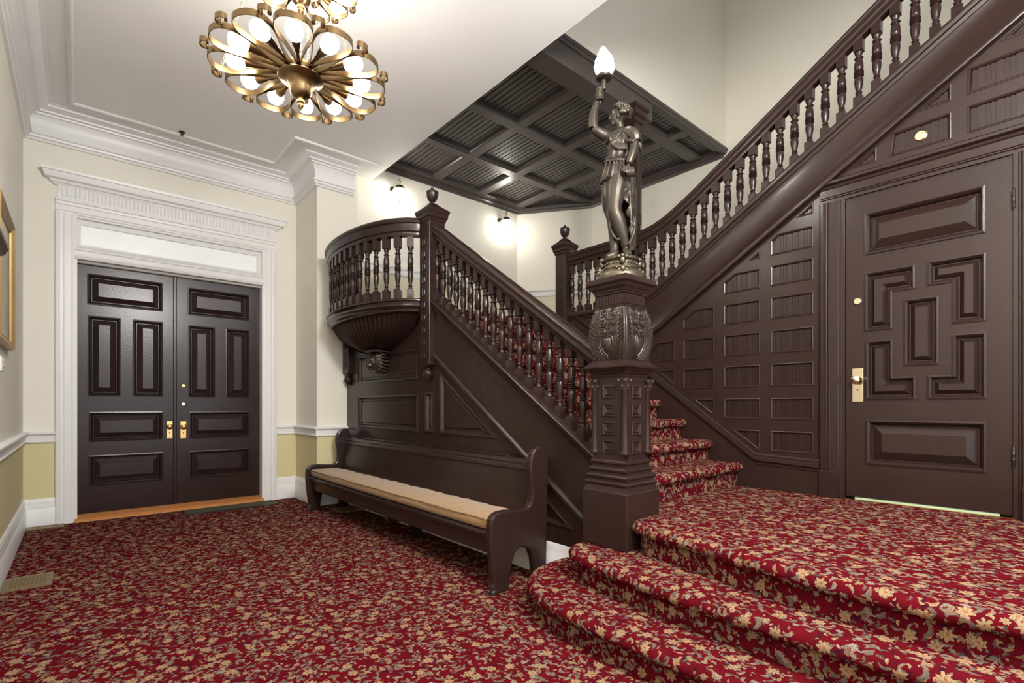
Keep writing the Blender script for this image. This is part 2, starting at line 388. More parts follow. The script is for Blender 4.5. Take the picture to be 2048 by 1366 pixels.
m = MB(); m.rings([[(x0-sg*p, YW-p, z) for p, z in ((0, 3.405), (.026, 3.408), (.034, 3.425), (.05, 3.43), (.058, 3.452), (.088, 3.462), (.098, 3.49), (.105, 3.515), (.118, 3.52), (.122, 3.545), (0, 3.548))] for x0, sg in ((-.155, 1), (1.900, -1))], True, True)
m.build('cornice', 'white', tr, 35)
for x0, sg in ((-.155, 1), (1.900, -1)):
    mm = MB(); P = ((0, 3.405), (.026, 3.408), (.034, 3.425), (.05, 3.43), (.058, 3.452), (.088, 3.462), (.098, 3.49), (.105, 3.515), (.118, 3.52), (.122, 3.545), (0, 3.548))
    mm.rings([[(x0-sg*p, YW-(p if k else 0), z) for p, z in P] for k in (0, 1)]); mm.build('cornice_return', 'white', tr, 35)
m = MB().box(-.022, -.002, YW-.01, YW+.14, .03, 3.14); m.build('door_stop', 'white', tr)
m = MB().box(1.744, 1.764, YW-.01, YW+.14, .03, 3.14); m.build('door_stop', 'white', tr)
m = MB().box(-.022, 1.764, YW+.005, YW+.14, 3.12, 3.145); m.build('door_stop', 'white', tr)
m = MB(); m.rings([[(x, YW-d, z) for d, z in ((-.14, 2.672), (-.05, 2.672), (-.03, 2.69), (.02, 2.695), (.028, 2.715), (.012, 2.735), (.012, 2.78), (.02, 2.79), (.02, 2.805), (-.01, 2.82), (-.02, 2.845), (-.14, 2.845))] for x in (-.022, 1.764)]); m.build('transom_bar', 'white', tr)
wn = empty('window_1', 'frosted glass transom window above the double doors', None, (0, 0, 0), 0, None, S)
m = MB().box(0, 1.744, YW+.075, YW+.085, 2.84, 3.12); m.build('pane', 'transom', wn)
m = MB()
for a in (rect(-.002, 1.744, 2.845, 2.862), rect(-.002, 1.744, 3.068, 3.12), rect(-.002, .026, 2.86, 3.07), rect(1.70, 1.744, 2.86, 3.07)): m.prism(a, f, -.085, -.045)
m.build('sash', 'white', wn)
YD = 6.90; fd = fY(YD)
m = MB(); m.rings([[(x, y, z) for y, z in ((YW-.05, 0), (YW-.05, .012), (YW-.02, .035), (YW+.10, .062), (YW+.15, .062), (YW+.15, 0))] for x in (-.022, 1.764)])
st(m.build('trim_7', 'oak', bevel=.004), 'orange oak threshold under the double doors')
def knobset(parent, x, y, z, fn, w=.029, h=.098, mat='brass'):
    m = MB().prism(rect(x-w, x+w, z-h, z+h), fn, 0, .004); lp_ = m.build('lock_plate', mat, parent, bevel=.002)
    m = MB(); k = [(.010, .004), (.010, .022), (.016, .028), (.027, .036), (.031, .048), (.027, .060), (.015, .067), (.004, .069)]
    m.rings([[fn(x+r*math.cos(2*pi*i/20), z+.035+r*math.sin(2*pi*i/20), d) for i in range(20)] for r, d in k]); m.build('knob', mat, lp_, 40)
    m = MB(); m.rings([[fn(x+r*math.cos(2*pi*i/12), z-.035+r*math.sin(2*pi*i/12), d) for i in range(12)] for r, d in ((.006, .004), (.006, .005))]); m.build('keyhole', 'black', lp_)
def rose(parent, s, z, fn, r=.021, mat='brass', name='lock_cylinder'):
    m = MB(); m.rings([[fn(s+q*math.cos(2*pi*i/20), z+q*math.sin(2*pi*i/20), d) for i in range(20)] for q, d in ((r, 0), (r, .006), (r*.8, .012), (r*.55, .012), (r*.5, .009), (r*.2, .009))]); return m.build(name, mat, parent, 40)
PL = [[(.077, .2258+2.0), (.732, 2.258), (.732, 2.583), (.077, 2.583)], rect(.080, .356, 1.295, 2.142), rect(.458, .733, 1.295, 2.142), rect(.090, .732, .812, 1.128), rect(.090, .734, .347, .669)]
PL[0] = rect(.077, .732, 2.259, 2.583)
PR = [rect(.972, 1.620, 2.252, 2.570), rect(.976, 1.249, 1.293, 2.133), rect(1.362, 1.625, 1.293, 2.133), rect(.985, 1.626, .808, 1.123), rect(.985, 1.626, .342, .664)]
for n, (a, b, P, lab) in enumerate(((-.001, .845, PL, 'dark brown panelled entrance door leaf at left of the pair'), (.847, 1.743, PR, 'dark brown panelled entrance door leaf at right with two round locks'))):
    d = empty('door_%d' % (n+1), lab, None, (0, 0, 0), 0, None, S)
    board('leaf', rect(a, b, .066, 2.67), P, fd, .05, .03, 'brown', d)
    for q in P: panel('door_panel', q, FIELD, fd, 'brown', d)
    if n:
        m = MB(); m.rings([[(.829+x, YD-q, z) for x, q in ((0, 0), (0, .012), (.006, .016), (.030, .016), (.037, .012), (.037, 0))] for z in (.066, 2.67)]); m.build('astragal', 'brown', d)
        rose(d, .928, 1.425, fd); rose(d, .928, 1.211, fd, .022, 'silverb'); knobset(d, .928, YD, .912, fd)
    else: knobset(d, .796, YD, .917, fd)
# ------------------------------------------------------------------ coffered ceiling over the landing
cf = empty('ceiling_coffered', 'dark brown coffered beadboard ceiling over the stair landing', None, (0, 0, 0), 0, None, S)
ZK = 4.36
BX = [(2.86, 2.90), (3.74, 3.86), (4.52, 4.645), (5.28, 5.40), (6.07, XF)]
BY = [(3.02, 3.09), (3.30, 3.435), (4.24, 4.365), (5.14, 5.26), (5.985, YB)]
cut = lambda p: clip(p, 1, .732, 5.42+.732*YB)
fz = lambda a, b, d: (a, b, ZK+.06-d)
for i, (y0, y1) in enumerate(BY):
    p = cut(rect(2.86, XF, y0, y1)); MB().prism(p, fz, -.03, .06).build('beam', 'brownlit', cf)
for i, (x0, x1) in enumerate(BX[1:]):
    for j in range(4):
        p = cut(rect(x0, x1, BY[j][1], BY[j+1][0]))
        if len(p) > 2: MB().prism(p, fz, -.03, .0585).build('beam', 'brownlit', cf)
for i in range(4):
    for j in range(4):
        if j == 0 and i < 2: continue
        p = cut(rect(BX[i][1], BX[i+1][0], BY[j][1], BY[j+1][0]))
        if len(p) < 3 or abs(area(p)) < .01: continue
        reeds('beadboard', p, fz, 'brownlit', cf, .0155, 0.002, .008, (0, 1, 1, 1))
        panel('coffer_bead', p, [(0, .058), (.012, .050), (.022, .038), (.026, .012), (.026, 0)], fz, 'brownlit', cf, cap=False)
MB().box(XE-.05, 4.55, 3.09, 3.30, ZK+.01, ZK+.03).build('soffit_board', 'brownlit', cf)
MB().box(XE-.05, XF, 3.06, YB, ZK+.085, ZK+.12).build('deck', 'brownlit', cf)
m = MB(); m.rings([[(x, 3.0-p, z) for p, z in ((0, 4.335), (.012, 4.338), (.018, 4.36), (.03, 4.372), (.03, 4.40), (.012, 4.41), (.0, 4.43), (-.03, 4.43), (-.03, 4.335))] for x in (XE-.05, XF)]); m.build('edge_moulding', 'brownlit', cf)
m = MB(); m.rings([[(x, y, z) for y, z in ((3.0, 4.345), (3.0, 4.15), (3.20, 4.15), (3.20, 4.19), (3.24, 4.20), (3.26, 4.24), (3.30, 4.36))] for x in (XE-.05, 4.535)]); m.build('girder', 'brownlit', cf)
MB().sweep([(0, 4.30), (.02, 4.30), (.03, 4.33), (.05, 4.345), (.055, 4.37), (0, 4.37)], [(2.64, YB, 0), (5.42, YB, 0), (XF, 5.16, 0), (XF, 3.02, 0)]).build('cornice', 'brownlit', cf)
po = empty('stair_post', 'slender dark brown panelled post carrying the beam behind the bronze statue', 'post', (4.2, 3.0, 2.2))
MB().square([(.06, 0), (.06, 1.80)]).build('shaft', 'brown', po, bevel=.006)
for a in range(4):
    fn = (lambda s, t, d: (-.06-d, s, t), lambda s, t, d: (s, -.06-d, t), lambda s, t, d: (.06+d, s, t), lambda s, t, d: (s, .06+d, t))[a]
    for z0, z1 in ((.12, .8), (.88, 1.72)): panel('sunk_panel', rect(-.04, .04, z0, z1), [(0, 0), (0, .006), (.008, .006), (.012, .001)], fn, 'brown', po)
MB().square([(.06, 1.78), (.075, 1.80), (.075, 1.83), (.095, 1.86), (.10, 1.90), (.115, 1.92), (.115, 1.949)]).build('capital', 'brown', po)
# ------------------------------------------------------------------ entry steps and landing
def spline(P, n=6):
    out = []
    for i in range(len(P)-1):
        p0 = P[max(i-1, 0)]; p1 = P[i]; p2 = P[i+1]; p3 = P[min(i+2, len(P)-1)]
        for k in range(n):
            t = k/n
            out.append(tuple(.5*((2*p1[c])+(-p0[c]+p2[c])*t+(2*p0[c]-5*p1[c]+4*p2[c]-p3[c])*t*t+(-p0[c]+3*p1[c]-3*p2[c]+p3[c])*t**3) for c in range(len(p1))))
    out.append(tuple(P[-1])); return out
NOSE = [(-.042, 0), (-.024, -.004), (-.009, -.016), (0, -.034), (-.003, -.052), (-.014, -.066), (-.032, -.073), (-.050, -.072)]
def carpet_step(name, curve, back, z, z0, parent, label=None):
    """curve: nose line, room (outside) on the left of travel"""
    n = len(curve); nrm = []
    for i in range(n):
        a = curve[max(i-1, 0)]; b = curve[min(i+1, n-1)]; dx, dy = b[0]-a[0], b[1]-a[1]; l = math.hypot(dx, dy); nrm.append((dy/l, -dx/l))
    prof = NOSE+[(-.052, z0-z)]
    rg = []; uvs = []; acc = 0
    for k, (o, dz) in enumerate(prof):
        if k: acc += math.hypot(o-prof[k-1][0], dz-prof[k-1][1])
        for i in range(n):
            rg.append((curve[i][0]+nrm[i][0]*o, curve[i][1]+nrm[i][1]*o, z+dz))
            uvs.append((curve[i][0]+nrm[i][0]*(acc-.042), curve[i][1]+nrm[i][1]*(acc-.042)))
    fs = [(k*n+i, k*n+i+1, (k+1)*n+i+1, (k+1)*n+i) for k in range(len(prof)-1) for i in range(n-1)]
    m = MB(); m.add(rg, fs, uvs)
    top = [rg[i] for i in range(n)]+[(a, b, z) for a, b in back]
    m.add(top, [tuple(range(len(top)))], [(a, b) for a, b, c in top])
    return m.build(name, 'carpet', parent, 50)
es = empty('entry_steps', 'two bowed carpeted steps and landing rising from the lobby to the panelled door', 'steps', (0, 0, 0))
c1 = spline([(2.52, 2.345), (2.36, 2.342), (2.19, 2.31), (2.06, 2.235), (1.95, 2.11), (1.875, 1.95), (1.838, 1.75), (1.824, 1.55), (1.823, 1.25), (1.828, .98), (1.835, .5), (1.845, .1), (1.88, -.4), (1.98, -.8), (2.15, -1.05), (2.5, -1.12)])
c2 = spline([(2.40, 2.088), (2.31, 2.095), (2.225, 2.055), (2.165, 1.97), (2.125, 1.85), (2.10, 1.70), (2.068, 1.45), (2.050, 1.25), (2.042, .93), (2.038, .66), (2.050, .44), (2.07, .30), (2.09, 0), (2.12, -.4), (2.2, -.75), (2.45, -.85)])
c3 = spline([(2.56, 1.80), (2.46, 1.765), (2.40, 1.715), (2.372, 1.63), (2.33, 1.43), (2.29, 1.23), (2.25, 1.03), (2.195, .71), (2.188, .48), (2.205, .28), (2.235, .10), (2.30, -.2), (2.36, -.45), (2.40, -.7), (2.40, -1.2), (2.40, YR)])
carpet_step('bottom_step', c1, [(2.7, -1.12), (2.7, 2.345)], RISE, 0, es)
carpet_step('middle_step', c2, [(2.7, -.85), (2.7, 2.088)], 2*RISE, RISE, es)
carpet_step('landing', c3, [(XR+.05, YR), (XR+.05, 1.93), (2.6, 1.93), (2.6, 1.80)], L, 2*RISE, es)
# ------------------------------------------------------------------ lower flight
lf = empty('lower_stair_flight', 'carpeted lower stair flight climbing between the bronze newel and the panelled wall', 'staircase', (0, 0, 0))
T0, TR, R0, RR = 1.878, .2525, .726, .1735
for i in range(9):
    z = R0+RR*i; y = T0+TR*i; zb = L if i == 0 else z-RR
    depth = TR+.06 if i < 8 else 2.2
    prof = [(y+depth, z)]+[(y-o, z+dz) for o, dz in NOSE]+[(y+.052, zb-.01)]
    xr = XR-.012 if i < 8 else XF
    acc = 0; ac = []
    for k, p in enumerate(prof):
        if k: acc += math.hypot(p[0]-prof[k-1][0], p[1]-prof[k-1][1])
        ac.append(acc)
    m = MB(); x0 = XS+.03
    if i == 8: prof = [(YB, z)]+prof[1:]; 
    vs = []; uv = []
    for x in (x0, xr):
        for k, p in enumerate(prof): vs.append((x, p[0], p[1])); uv.append((x, y*2+3-ac[k]+ac[1] if k else prof[0][0]+y+3))
    n = len(prof); m.add(vs, [(k, k+1, n+k+1, n+k) for k in range(n-1)]+[tuple(range(n)), tuple(range(n, 2*n))[::-1]], uv)
    m.build('step' if i < 8 else 'mid_landing', 'carpet', lf, 50)
MB().box(XS+.03, XF, 4.0, YB, MID-.25, MID-.03).build('landing_slab', 'brown', lf)
# closed string + spandrel, face towards the bench
fs = fX(2.522)
zst = lambda y: .929+.668*(y-2.136)      # top of string
zmo = lambda y: .467+.664*(y-2.222)      # raking moulding
sp = empty('stair_spandrel', 'dark brown panelled spandrel under the lower flight behind the pew', 'panelling', (0, 0, 0))
tri = [(3.925, .932), (3.925, 1.500), (3.085, .932)]
holes = [rect(4.31, 5.70, 1.452, 1.772), rect(4.305, 5.69, .936, 1.306), rect(4.040, 4.180, .937, 1.318), tri,
         rect(4.31, 5.70, .36, .82), rect(4.040, 4.180, .36, .82), [(3.925, .36), (3.925, .82), (2.955, .82), (2.275, .36)]]
holes = [ccw(h) for h in holes]
board('framing', [(6.036, .02), (2.07, .02), (2.07, zst(2.07)-.04), (4.09, zst(4.09)-.04), (4.20, 2.2), (6.036, 2.2)], holes, fs, .04, .03, 'brownwall', sp)
SPP = [(0, -.002), (0, .010), (.010, .014), (.024, .010), (.034, -.004), (.040, -.016), (.058, -.016), (.066, -.010), (.070, -.009)]
for h in holes: panel('sunk_panel', h, SPP, fs, 'brownwall', sp)
m = MB(); m.sweep([(0, .035), (.014, .035), (.022, .022), (.030, .016), (.030, .004), (.020, -.004), (.022, -.018), (.012, -.030), (0, -.034)], [(2.522, 4.05, zmo(4.05)), (2.522, 2.075, zmo(2.075))]); m.build('raking_moulding', 'brownwall', sp, 35)
m = MB(); m.sweep([(-.075, 0), (-.075, -.05), (-.005, -.05), (0, -.11), (.014, -.10), (.018, -.075), (.034, -.06), (.038, -.035), (.052, -.028), (.055, -.012), (.048, -.003), (.03, 0)], [(2.522, 4.02, zst(4.02)), (2.522, 2.06, zst(2.06))]); m.build('string_cap', 'brownwall', sp, 35)
# ------------------------------------------------------------------ balusters
def baluster_mesh(w=.030, h=.61, zb=.10, top=.115):
    m = MB(); zt = h-top
    m.square([(w, 0), (w, zb-.006), (w-.006, zb)]); m.square([(w-.006, zt), (w, zt+.006), (w, h)])
    Hh = zt-zb
    q = [(.020, 0), (.020, .02), (.016, .035), (.013, .06), (.017, .075), (.0185, .085), (.014, .10), (.0135, .12), (.019, .20), (.0235, .30), (.024, .36), (.022, .42), (.019, .435)]
    for k in range(4):
        b = .445+k*.034
        q += [(.018, b), (.0255, b+.008), (.0265, b+.014), (.0255, b+.020), (.018, b+.028)]
    q += [(.019, .585), (.0235, .60), (.0245, .66), (.0235, .74), (.019, .82), (.0165, .845), (.0235, .86), (.0245, .872), (.0165, .885), (.0155, .90), (.018, .95), (.0215, .97), (.0215, 1)]
    m.lathe([(a*1.17, zb+b*Hh) for a, b in q], n=12)
    return m
BM = baluster_mesh().build('baluster', 'brown', None, 45); BMD = BM.data; bpy.data.objects.remove(BM)
BM = baluster_mesh(.028, .505, .085, .105).build('baluster', 'brown', None, 45); BMU = BM.data; bpy.data.objects.remove(BM)
def bal(parent, x, y, z, rz=0, me=None):
    o = bpy.data.objects.new('baluster', me or BMD); COL.objects.link(o); o.parent = parent; o.location = (x, y, z); o.rotation_euler = (0, 0, rz); return o
RAILP = [(-.030, .000), (.030, .000), (.034, .012), (.034, .024), (.046, .030), (.056, .044), (.056, .058), (.046, .068), (.044, .084), (.054, .094), (.056, .108), (.048, .124), (.030, .136), (0, .141), (-.030, .136), (-.048, .124), (-.056, .108), (-.054, .094), (-.044, .084), (-.046, .068), (-.056, .058), (-.056, .044), (-.046, .030), (-.034, .024), (-.034, .012)]
b1 = empty('lower_balustrade', 'dark brown turned balustrade raking down to the bronze newel', 'balustrade', (0, 0, 0))
zr = lambda y: 1.468+.690*(y-2.136)       # underside of handrail
MB().sweep(RAILP, [(XS, 4.03, zr(4.03)), (XS, 2.03, zr(2.03))]).build('handrail', 'brown', b1, 40)
for k in range(19): 
    y = 4.010-k*.1055; bal(b1, XS, y, zst(y)-.030)
# ------------------------------------------------------------------ newels
def newel(name, label, c, wd, zb, ztop, drop=True):
    e = empty(name, label, 'newel post', (c[0], c[1], 0)); w0 = wd
    MB().square([(w0, zb), (w0, ztop)]).build('shaft', 'brown', e, bevel=.004)
    n = int((ztop-.12-zb-.05)/.118)
    for a in range(4):
        fn = (lambda s, t, d: (-w0-d, s, t), lambda s, t, d: (s, -w0-d, t), lambda s, t, d: (w0+d, s, t), lambda s, t, d: (s, w0+d, t))[a]
        for k in range(n):
            z = zb+.06+k*.118
            panel('square_panel', rect(-.033, .033, z, z+.075), [(0, 0), (0, .007), (.008, .007), (.010, .001), (.018, .001), (.02, .006)], fn, 'brown', e)
    MB().square([(w0, ztop-.012), (w0+.008, ztop), (w0+.008, ztop+.015), (w0+.020, ztop+.03), (w0+.022, ztop+.055), (w0+.034, ztop+.085), (w0+.036, ztop+.10), (w0*.75, ztop+.145), (.034, ztop+.175)]).build('cap', 'brown', e)
    u = MB().lathe([(.040, .165), (.038, .178), (.022, .183), (.019, .195), (.024, .20), (.040, .215), (.054, .245), (.058, .275), (.059, .290), (.054, .297), (.030, .303), (.010, .308), (.008, .314), (.014, .322), (.014, .330), (.006, .337)], (0, 0, ztop), 20)
    u.build('urn_finial', 'brown', e, 50)
    if drop:
        MB().square([(w0*.45, zb), (w0*.45, zb-.012)], (-.045, 0, 0)).lathe([(.034, -.012), (.022, -.02), (.022, -.03), (.036, -.04), (.047, -.06), (.049, -.075), (.044, -.095), (.034, -.112), (.022, -.125), (.012, -.138), (.004, -.146)], (-.045, 0, zb), 18).build('pendant', 'brown', e, 50)
    return e
newel('newel_post', 'tall newel with urn at the head of the lower flight beside the curved balcony', (XS, 4.094), .086, 1.57, 2.925)
newel('newel_post', 'half hidden newel with round pendant against the pier behind the balcony balusters', (XS, 5.945), .082, 1.58, 2.925)
newel('newel_post', 'urn topped newel at the foot of the upper flight behind the statue', (4.15, 3.885), .075, 1.9, 2.89, False)
# ------------------------------------------------------------------ bowed balcony
bc = empty('bowed_balcony', 'bowed balcony with fluted bowl underside and carved lion corbel', 'balcony', (0, 0, 0))
CY, AY, BXX = 5.16, .95, .43
t_end = math.acos(max(-1, (YP-CY-.005)/AY))
def bow(t, k=1.0, off=0.0):     # t from pi (newel end) to t_end (pier end)
    y = CY+AY*k*math.cos(t); x = XS-BXX*k*math.sin(t)
    nx, ny = -math.sin(t)/BXX, math.cos(t)/AY; l = math.hypot(nx, ny)
    return x+nx/l*off, y+ny/l*off
TT = [pi-.045+(t_end-pi+.045)*i/40 for i in range(41)]
def bowsweep(prof, name, mat='brown', smooth=35):
    rg = [[(*bow(t, 1, o), z) for o, z in prof] for t in TT]
    m = MB(); m.rings(rg); return m.build(name, mat, bc, smooth)
bowsweep([(-.040, 2.812), (.020, 2.812), (.024, 2.822), (.024, 2.845), (.036, 2.856), (.044, 2.90), (.046, 2.92), (.060, 2.928), (.066, 2.945), (.060, 2.962), (.046, 2.974), (-.03, 2.980), (-.05, 2.96)], 'handrail')
bowsweep([(-.10, 2.215), (.035, 2.215), (.046, 2.205), (.046, 2.192), (.030, 2.186), (.026, 2.170), (.040, 2.162), (.044, 2.145), (.030, 2.128), (.012, 2.118), (.006, 2.095), (-.02, 2.085), (-.10, 2.085)], 'base_rail')
# fluted bowl
prof = [(1.00, 2.100), (.985, 2.085), (.96, 2.06), (.92, 2.02), (.86, 1.972), (.78, 1.925), (.68, 1.880), (.56, 1.838), (.44, 1.805), (.32, 1.782), (.22, 1.770), (.17, 1.768)]
NF = 36; SB = 8; m = MB(); rg = []
for k, z in prof:
    row = []
    for i in range(NF*SB+1):
        t = .02+(pi-.04)*i/(NF*SB)
        amp = 0 if k > .99 else (.014 if k > .97 else .030)
        fl_ = -amp*math.sin(pi*((i/SB) % 1))**.8*min(1, k*1.3)
        x, y = bow(t, k*.975, fl_); row.append((x, min(y, YP-.004), z))
    rg.append(row)
m.rings(rg, False, False, False); m.build('fluted_bowl', 'brown', bc, 32)
m = MB(); m.prism([bow(TT[0]+(TT[-1]-TT[0])*i/20, 1, -.03) for i in range(21)]+[(XS+.06, YP-.01), (XS+.06, 4.2)], lambda a, b, d: (a, b, d), 2.09, 2.20); m.build('floor_slab', 'brown', bc)
NB = 15
for k in range(NB):
    # even spacing along the bow
    pass
pts = [bow(pi+(t_end-pi)*i/400) for i in range(401)]
cum = [0]
for i in range(400): cum.append(cum[-1]+math.hypot(pts[i+1][0]-pts[i][0], pts[i+1][1]-pts[i][1]))
s_ = .150; k = 0
while s_ < cum[-1]-.03:
    i = next(j for j in range(401) if cum[j] >= s_); t = pi+(t_end-pi)*i/400
    x, y = bow(t, 1, -.012); bal(bc, x, y, 2.208, math.atan2(math.cos(t)/AY, -math.sin(t)/BXX)); s_ += .128
# lion corbel
def remesh(name, mb, mat, parent, vox, smooth_it=2, loc=None, rz=0):
    o = mb.build(name, mat, parent, 180, loc); o.rotation_euler = (0, 0, rz)
    r = o.modifiers.new('remesh', 'REMESH'); r.mode = 'VOXEL'; r.voxel_size = vox; r.use_smooth_shade = True
    if smooth_it:
        s = o.modifiers.new('smooth', 'SMOOTH'); s.iterations = smooth_it; s.factor = .5
    return o
lm = MB(); Yc = 5.09
lm.ball((2.45, Yc, 1.665), .085, 14, 10, (1, .95, 1)); lm.ball((2.375, Yc, 1.625), .044, 12, 8, (1, 1, .8)); lm.ball((2.35, Yc, 1.645), .019, 10, 6)
lm.ball((2.385, Yc, 1.588), .03, 10, 6, (1, 1, .7))
for s in (-1, 1):
    lm.ball((2.385, Yc+s*.032, 1.685), .022, 10, 6); lm.ball((2.40, Yc+s*.045, 1.655), .026, 10, 6); lm.ball((2.43, Yc+s*.072, 1.735), .022, 8, 6)
for k in range(13):
    a = -.35*pi+1.7*pi*k/12-.15*pi; a = pi*1.22*(k/12)-pi*.11-pi*.5
    for s in (-1, 1):
        yy = Yc+s*.135*math.cos(a)*(1 if math.cos(a) > 0 else .2); zz = 1.675+.12*math.sin(a)
        lm.tube([(2.41, Yc+s*.05*abs(math.cos(a)), 1.665+.05*math.sin(a)), (2.42, (Yc+yy)/2+s*.02, (1.67+zz)/2), (2.47, yy, zz), (2.53, yy+s*.004, zz-.01)], [.014, .017, .014, .01], 6)
remesh('lion_corbel', lm, 'carved', bc, .0055, 1)
MB().prism([(2.53, Yc-.165), (2.40, Yc-.145), (2.345, Yc-.06), (2.345, Yc+.06), (2.40, Yc+.145), (2.53, Yc+.165)], lambda a, b, d: (a, b, d), 1.766, 1.786).build('corbel_plate', 'brown', bc)
# ------------------------------------------------------------------ panelled wall with the side door
fr = fX(XR)
wr = empty('wall_right', 'dark brown reeded panelling under the upper flight', None, (0, 0, 0), 0, None, S)
zsb = lambda y: 1.87+.640*(2.715-y)      # bottom of the upper string
rows = [(.834, .997), (1.087, 1.2555), (1.347, 1.525), (1.607, 1.788), (1.877, 2.048), (2.137, 2.298), (2.378, 2.538), (2.626, 2.80)]
cols = [(1.358, 1.663), (1.745, 2.044), (2.130, 2.421), (2.508, 2.800), (2.89, 3.18)]
def dedupe(p, e=.045):
    p = list(p); i = 0
    while len(p) > 3 and i < len(p):
        a_, b_ = p[i], p[(i+1) % len(p)]
        if math.hypot(a_[0]-b_[0], a_[1]-b_[1]) < e:
            p[i] = ((a_[0]+b_[0])/2, (a_[1]+b_[1])/2); p.pop((i+1) % len(p)); i = 0
        else: i += 1
    return p
holes = []
for a, b in cols:
    for c, d in rows:
        p = rect(a, b, c, d); p = clip(p, .695, 1, 2.620+.695*1.487); 
        if len(p) > 2: p = clip(p, .734, -1, -(.783+.052)+.734*1.757)
        p = dedupe(p)
        if len(p) > 2 and abs(area(p)) > .0026: holes.append(ccw(p))
def hi(a, b, c, d):
    p = clip(rect(a, b, c, d), .690, 1, 3.358+.690*.433)
    if len(p) > 2: p = clip(p, .64, 1, 1.87+.64*2.715-.018)
    p = dedupe(p)
    if len(p) > 2 and abs(area(p)) > .003: holes.append(ccw(p))
for c, d in ((2.873, 3.038), (3.112, 3.272), (3.358, 3.52), (3.60, 3.76), (3.85, 4.01), (4.1, 4.26)):
    for a, b in ((.967, 1.25), (.578, .897), (.19, .505), (-.20, .115), (-.59, -.275)): hi(a, b, c, d)
top = [(3.95, 2.02), (2.56, zsb(2.56)+.02), (-2.2, zsb(-2.2)+.02), (YR, zsb(-2.2)+.02)]
outer = [(YR, .50), (.302, .50), (.302, 2.672), (1.157, 2.672), (1.157, .50), (3.95, .50)]+top
board('framing', outer, holes, fr, .05, .02, 'brownwall', wr)

for a_, b_, c_, d_ in ((1.32, 3.95, L, 1.95), (1.32, 2.55, 1.95, 2.3), (1.32, 2.0, 2.3, 2.62), (-2.2, 1.3, 2.84, 3.0), (-2.2, .98, 3.0, 3.2), (-2.2, .6, 3.2, 3.40), (-2.2, .28, 3.40, 3.52), (-2.2, .1, 3.52, 3.7), (-2.2, -.2, 3.7, 4.0), (-2.2, -.7, 4.0, 4.3)): MB().prism(rect(a_, b_, c_, d_), fr, -.045, -.022).build('backing', 'brownwall', wr)
for h in holes:
    q = inset(h, .016)
    pn = panel('panel_bead', h, [(0, -.001), (0, .004), (.006, .006), (.012, .002), (.017, -.010), (.018, -.014)], fr, 'brownwall', wr, cap=False)
    reeds('reeded_panel', q, fr, 'brownwall', pn, .0105, -.014, .0062)
# raking skirt with cap
cap = lambda y: .783+.734*(y-1.757)
m = MB(); m.prism([(1.312, .52), (3.9, .52), (3.9, cap(3.9)-.06), (1.775, cap(1.775)-.06), (1.312, .725)], fr, 0, .016); m.build('skirt_board', 'brownwall', wr)
m = MB(); m.sweep([(0, .012), (.020, .012), (.030, .0), (.028, -.014), (.038, -.022), (.040, -.045), (.026, -.055), (.022, -.078), (.010, -.085), (0, -.088)], [(XR, 3.9, cap(3.9)), (XR, 1.770, cap(1.770)+.01), (XR, 1.312, .785)]); 
m.build('skirt_cap', 'brownwall', wr, 35)
es2 = tag(None or rose(None, .731, 2.955, fX(XR+.012), .036, 'silverb', 'bell_cover'), 'round polished brass cover on the reeded panel above the side door', 'bell cover')
# casing
tc = empty('trim_8', 'dark brown moulded casing round the side door', None, (0, 0, 0), 0, None, S)
PC = [(0, 0), (0, .022), (.010, .034), (.028, .034), (.040, .012), (.046, .010), (.050, .020), (.060, .024), (.066, .016), (.116, .014), (.122, .008), (.128, .008), (.134, .0), (.156, -.004), (.156, -.03), (0, -.03)]
for y0, sg in ((1.312, -1), (.147, 1)):
    m = MB(); m.rings([[(XR-d, y0+sg*a, z) for a, d in PC] for z in (L+.002, 2.672)]); m.build('casing_jamb', 'brown', tc)
    MB().box(XR-.038, XR, min(y0, y0+sg*.118), max(y0, y0+sg*.118), L, L+.19).build('plinth_block', 'brown', tc, bevel=.004)
m = MB(); m.rings([[(XR-d, y, 2.828-a) for a, d in PC] for y in (1.312, .147)]); m.build('casing_head', 'brown', tc)
d3 = empty('door_3', 'dark brown side door with interlocking raised panels and brass knob', None, (0, 0, 0), 0, None, S)
f3 = fX(XR+.014)
P3 = [rect(.422, 1.040, 2.246, 2.536),
      [(1.040, 2.122), (.760, 2.122), (.760, 1.966), (.881, 1.966), (.881, 1.713), (1.040, 1.713)],
      [(.420, 2.125), (.420, 1.711), (.576, 1.711), (.576, 1.971), (.698, 1.971), (.698, 2.125)],
      rect(.639, .820, 1.459, 1.900),
      [(1.036, 1.644), (.879, 1.644), (.879, 1.389), (.757, 1.389), (.757, 1.237), (1.036, 1.237)],
      [(.576, 1.644), (.417, 1.644), (.417, 1.237), (.697, 1.237), (.697, 1.390), (.576, 1.390)],
      rect(.417, 1.033, .788, 1.098)]
P3 = [ccw(p) for p in P3]
board('leaf', rect(.305, 1.152, L+.022, 2.664), P3, f3, .045, .03, 'brown', d3)
for i, p in enumerate(P3):
    panel('door_panel', p, FIELD if i in (0, 6) else [(0, -.002), (0, .010), (.010, .012), (.018, .004), (.024, -.004), (.028, -.022), (.034, -.022), (.038, -.016), (.060 if i == 3 else .0575, .006)], f3, 'brown', d3)
rose(d3, 1.081, 1.931, f3, .026, 'silverb')
knobset(d3, 1.081, 0, 1.340, f3, .033, .118, 'silverb')
m = MB(); m.rings([[f3(1.081+r*math.cos(2*pi*i/18), 1.315+.8*r*math.sin(2*pi*i/18), d) for i in range(18)] for r, d in ((.011, .004), (.011, .026), (.024, .036), (.030, .050), (.024, .064), (.006, .070))])
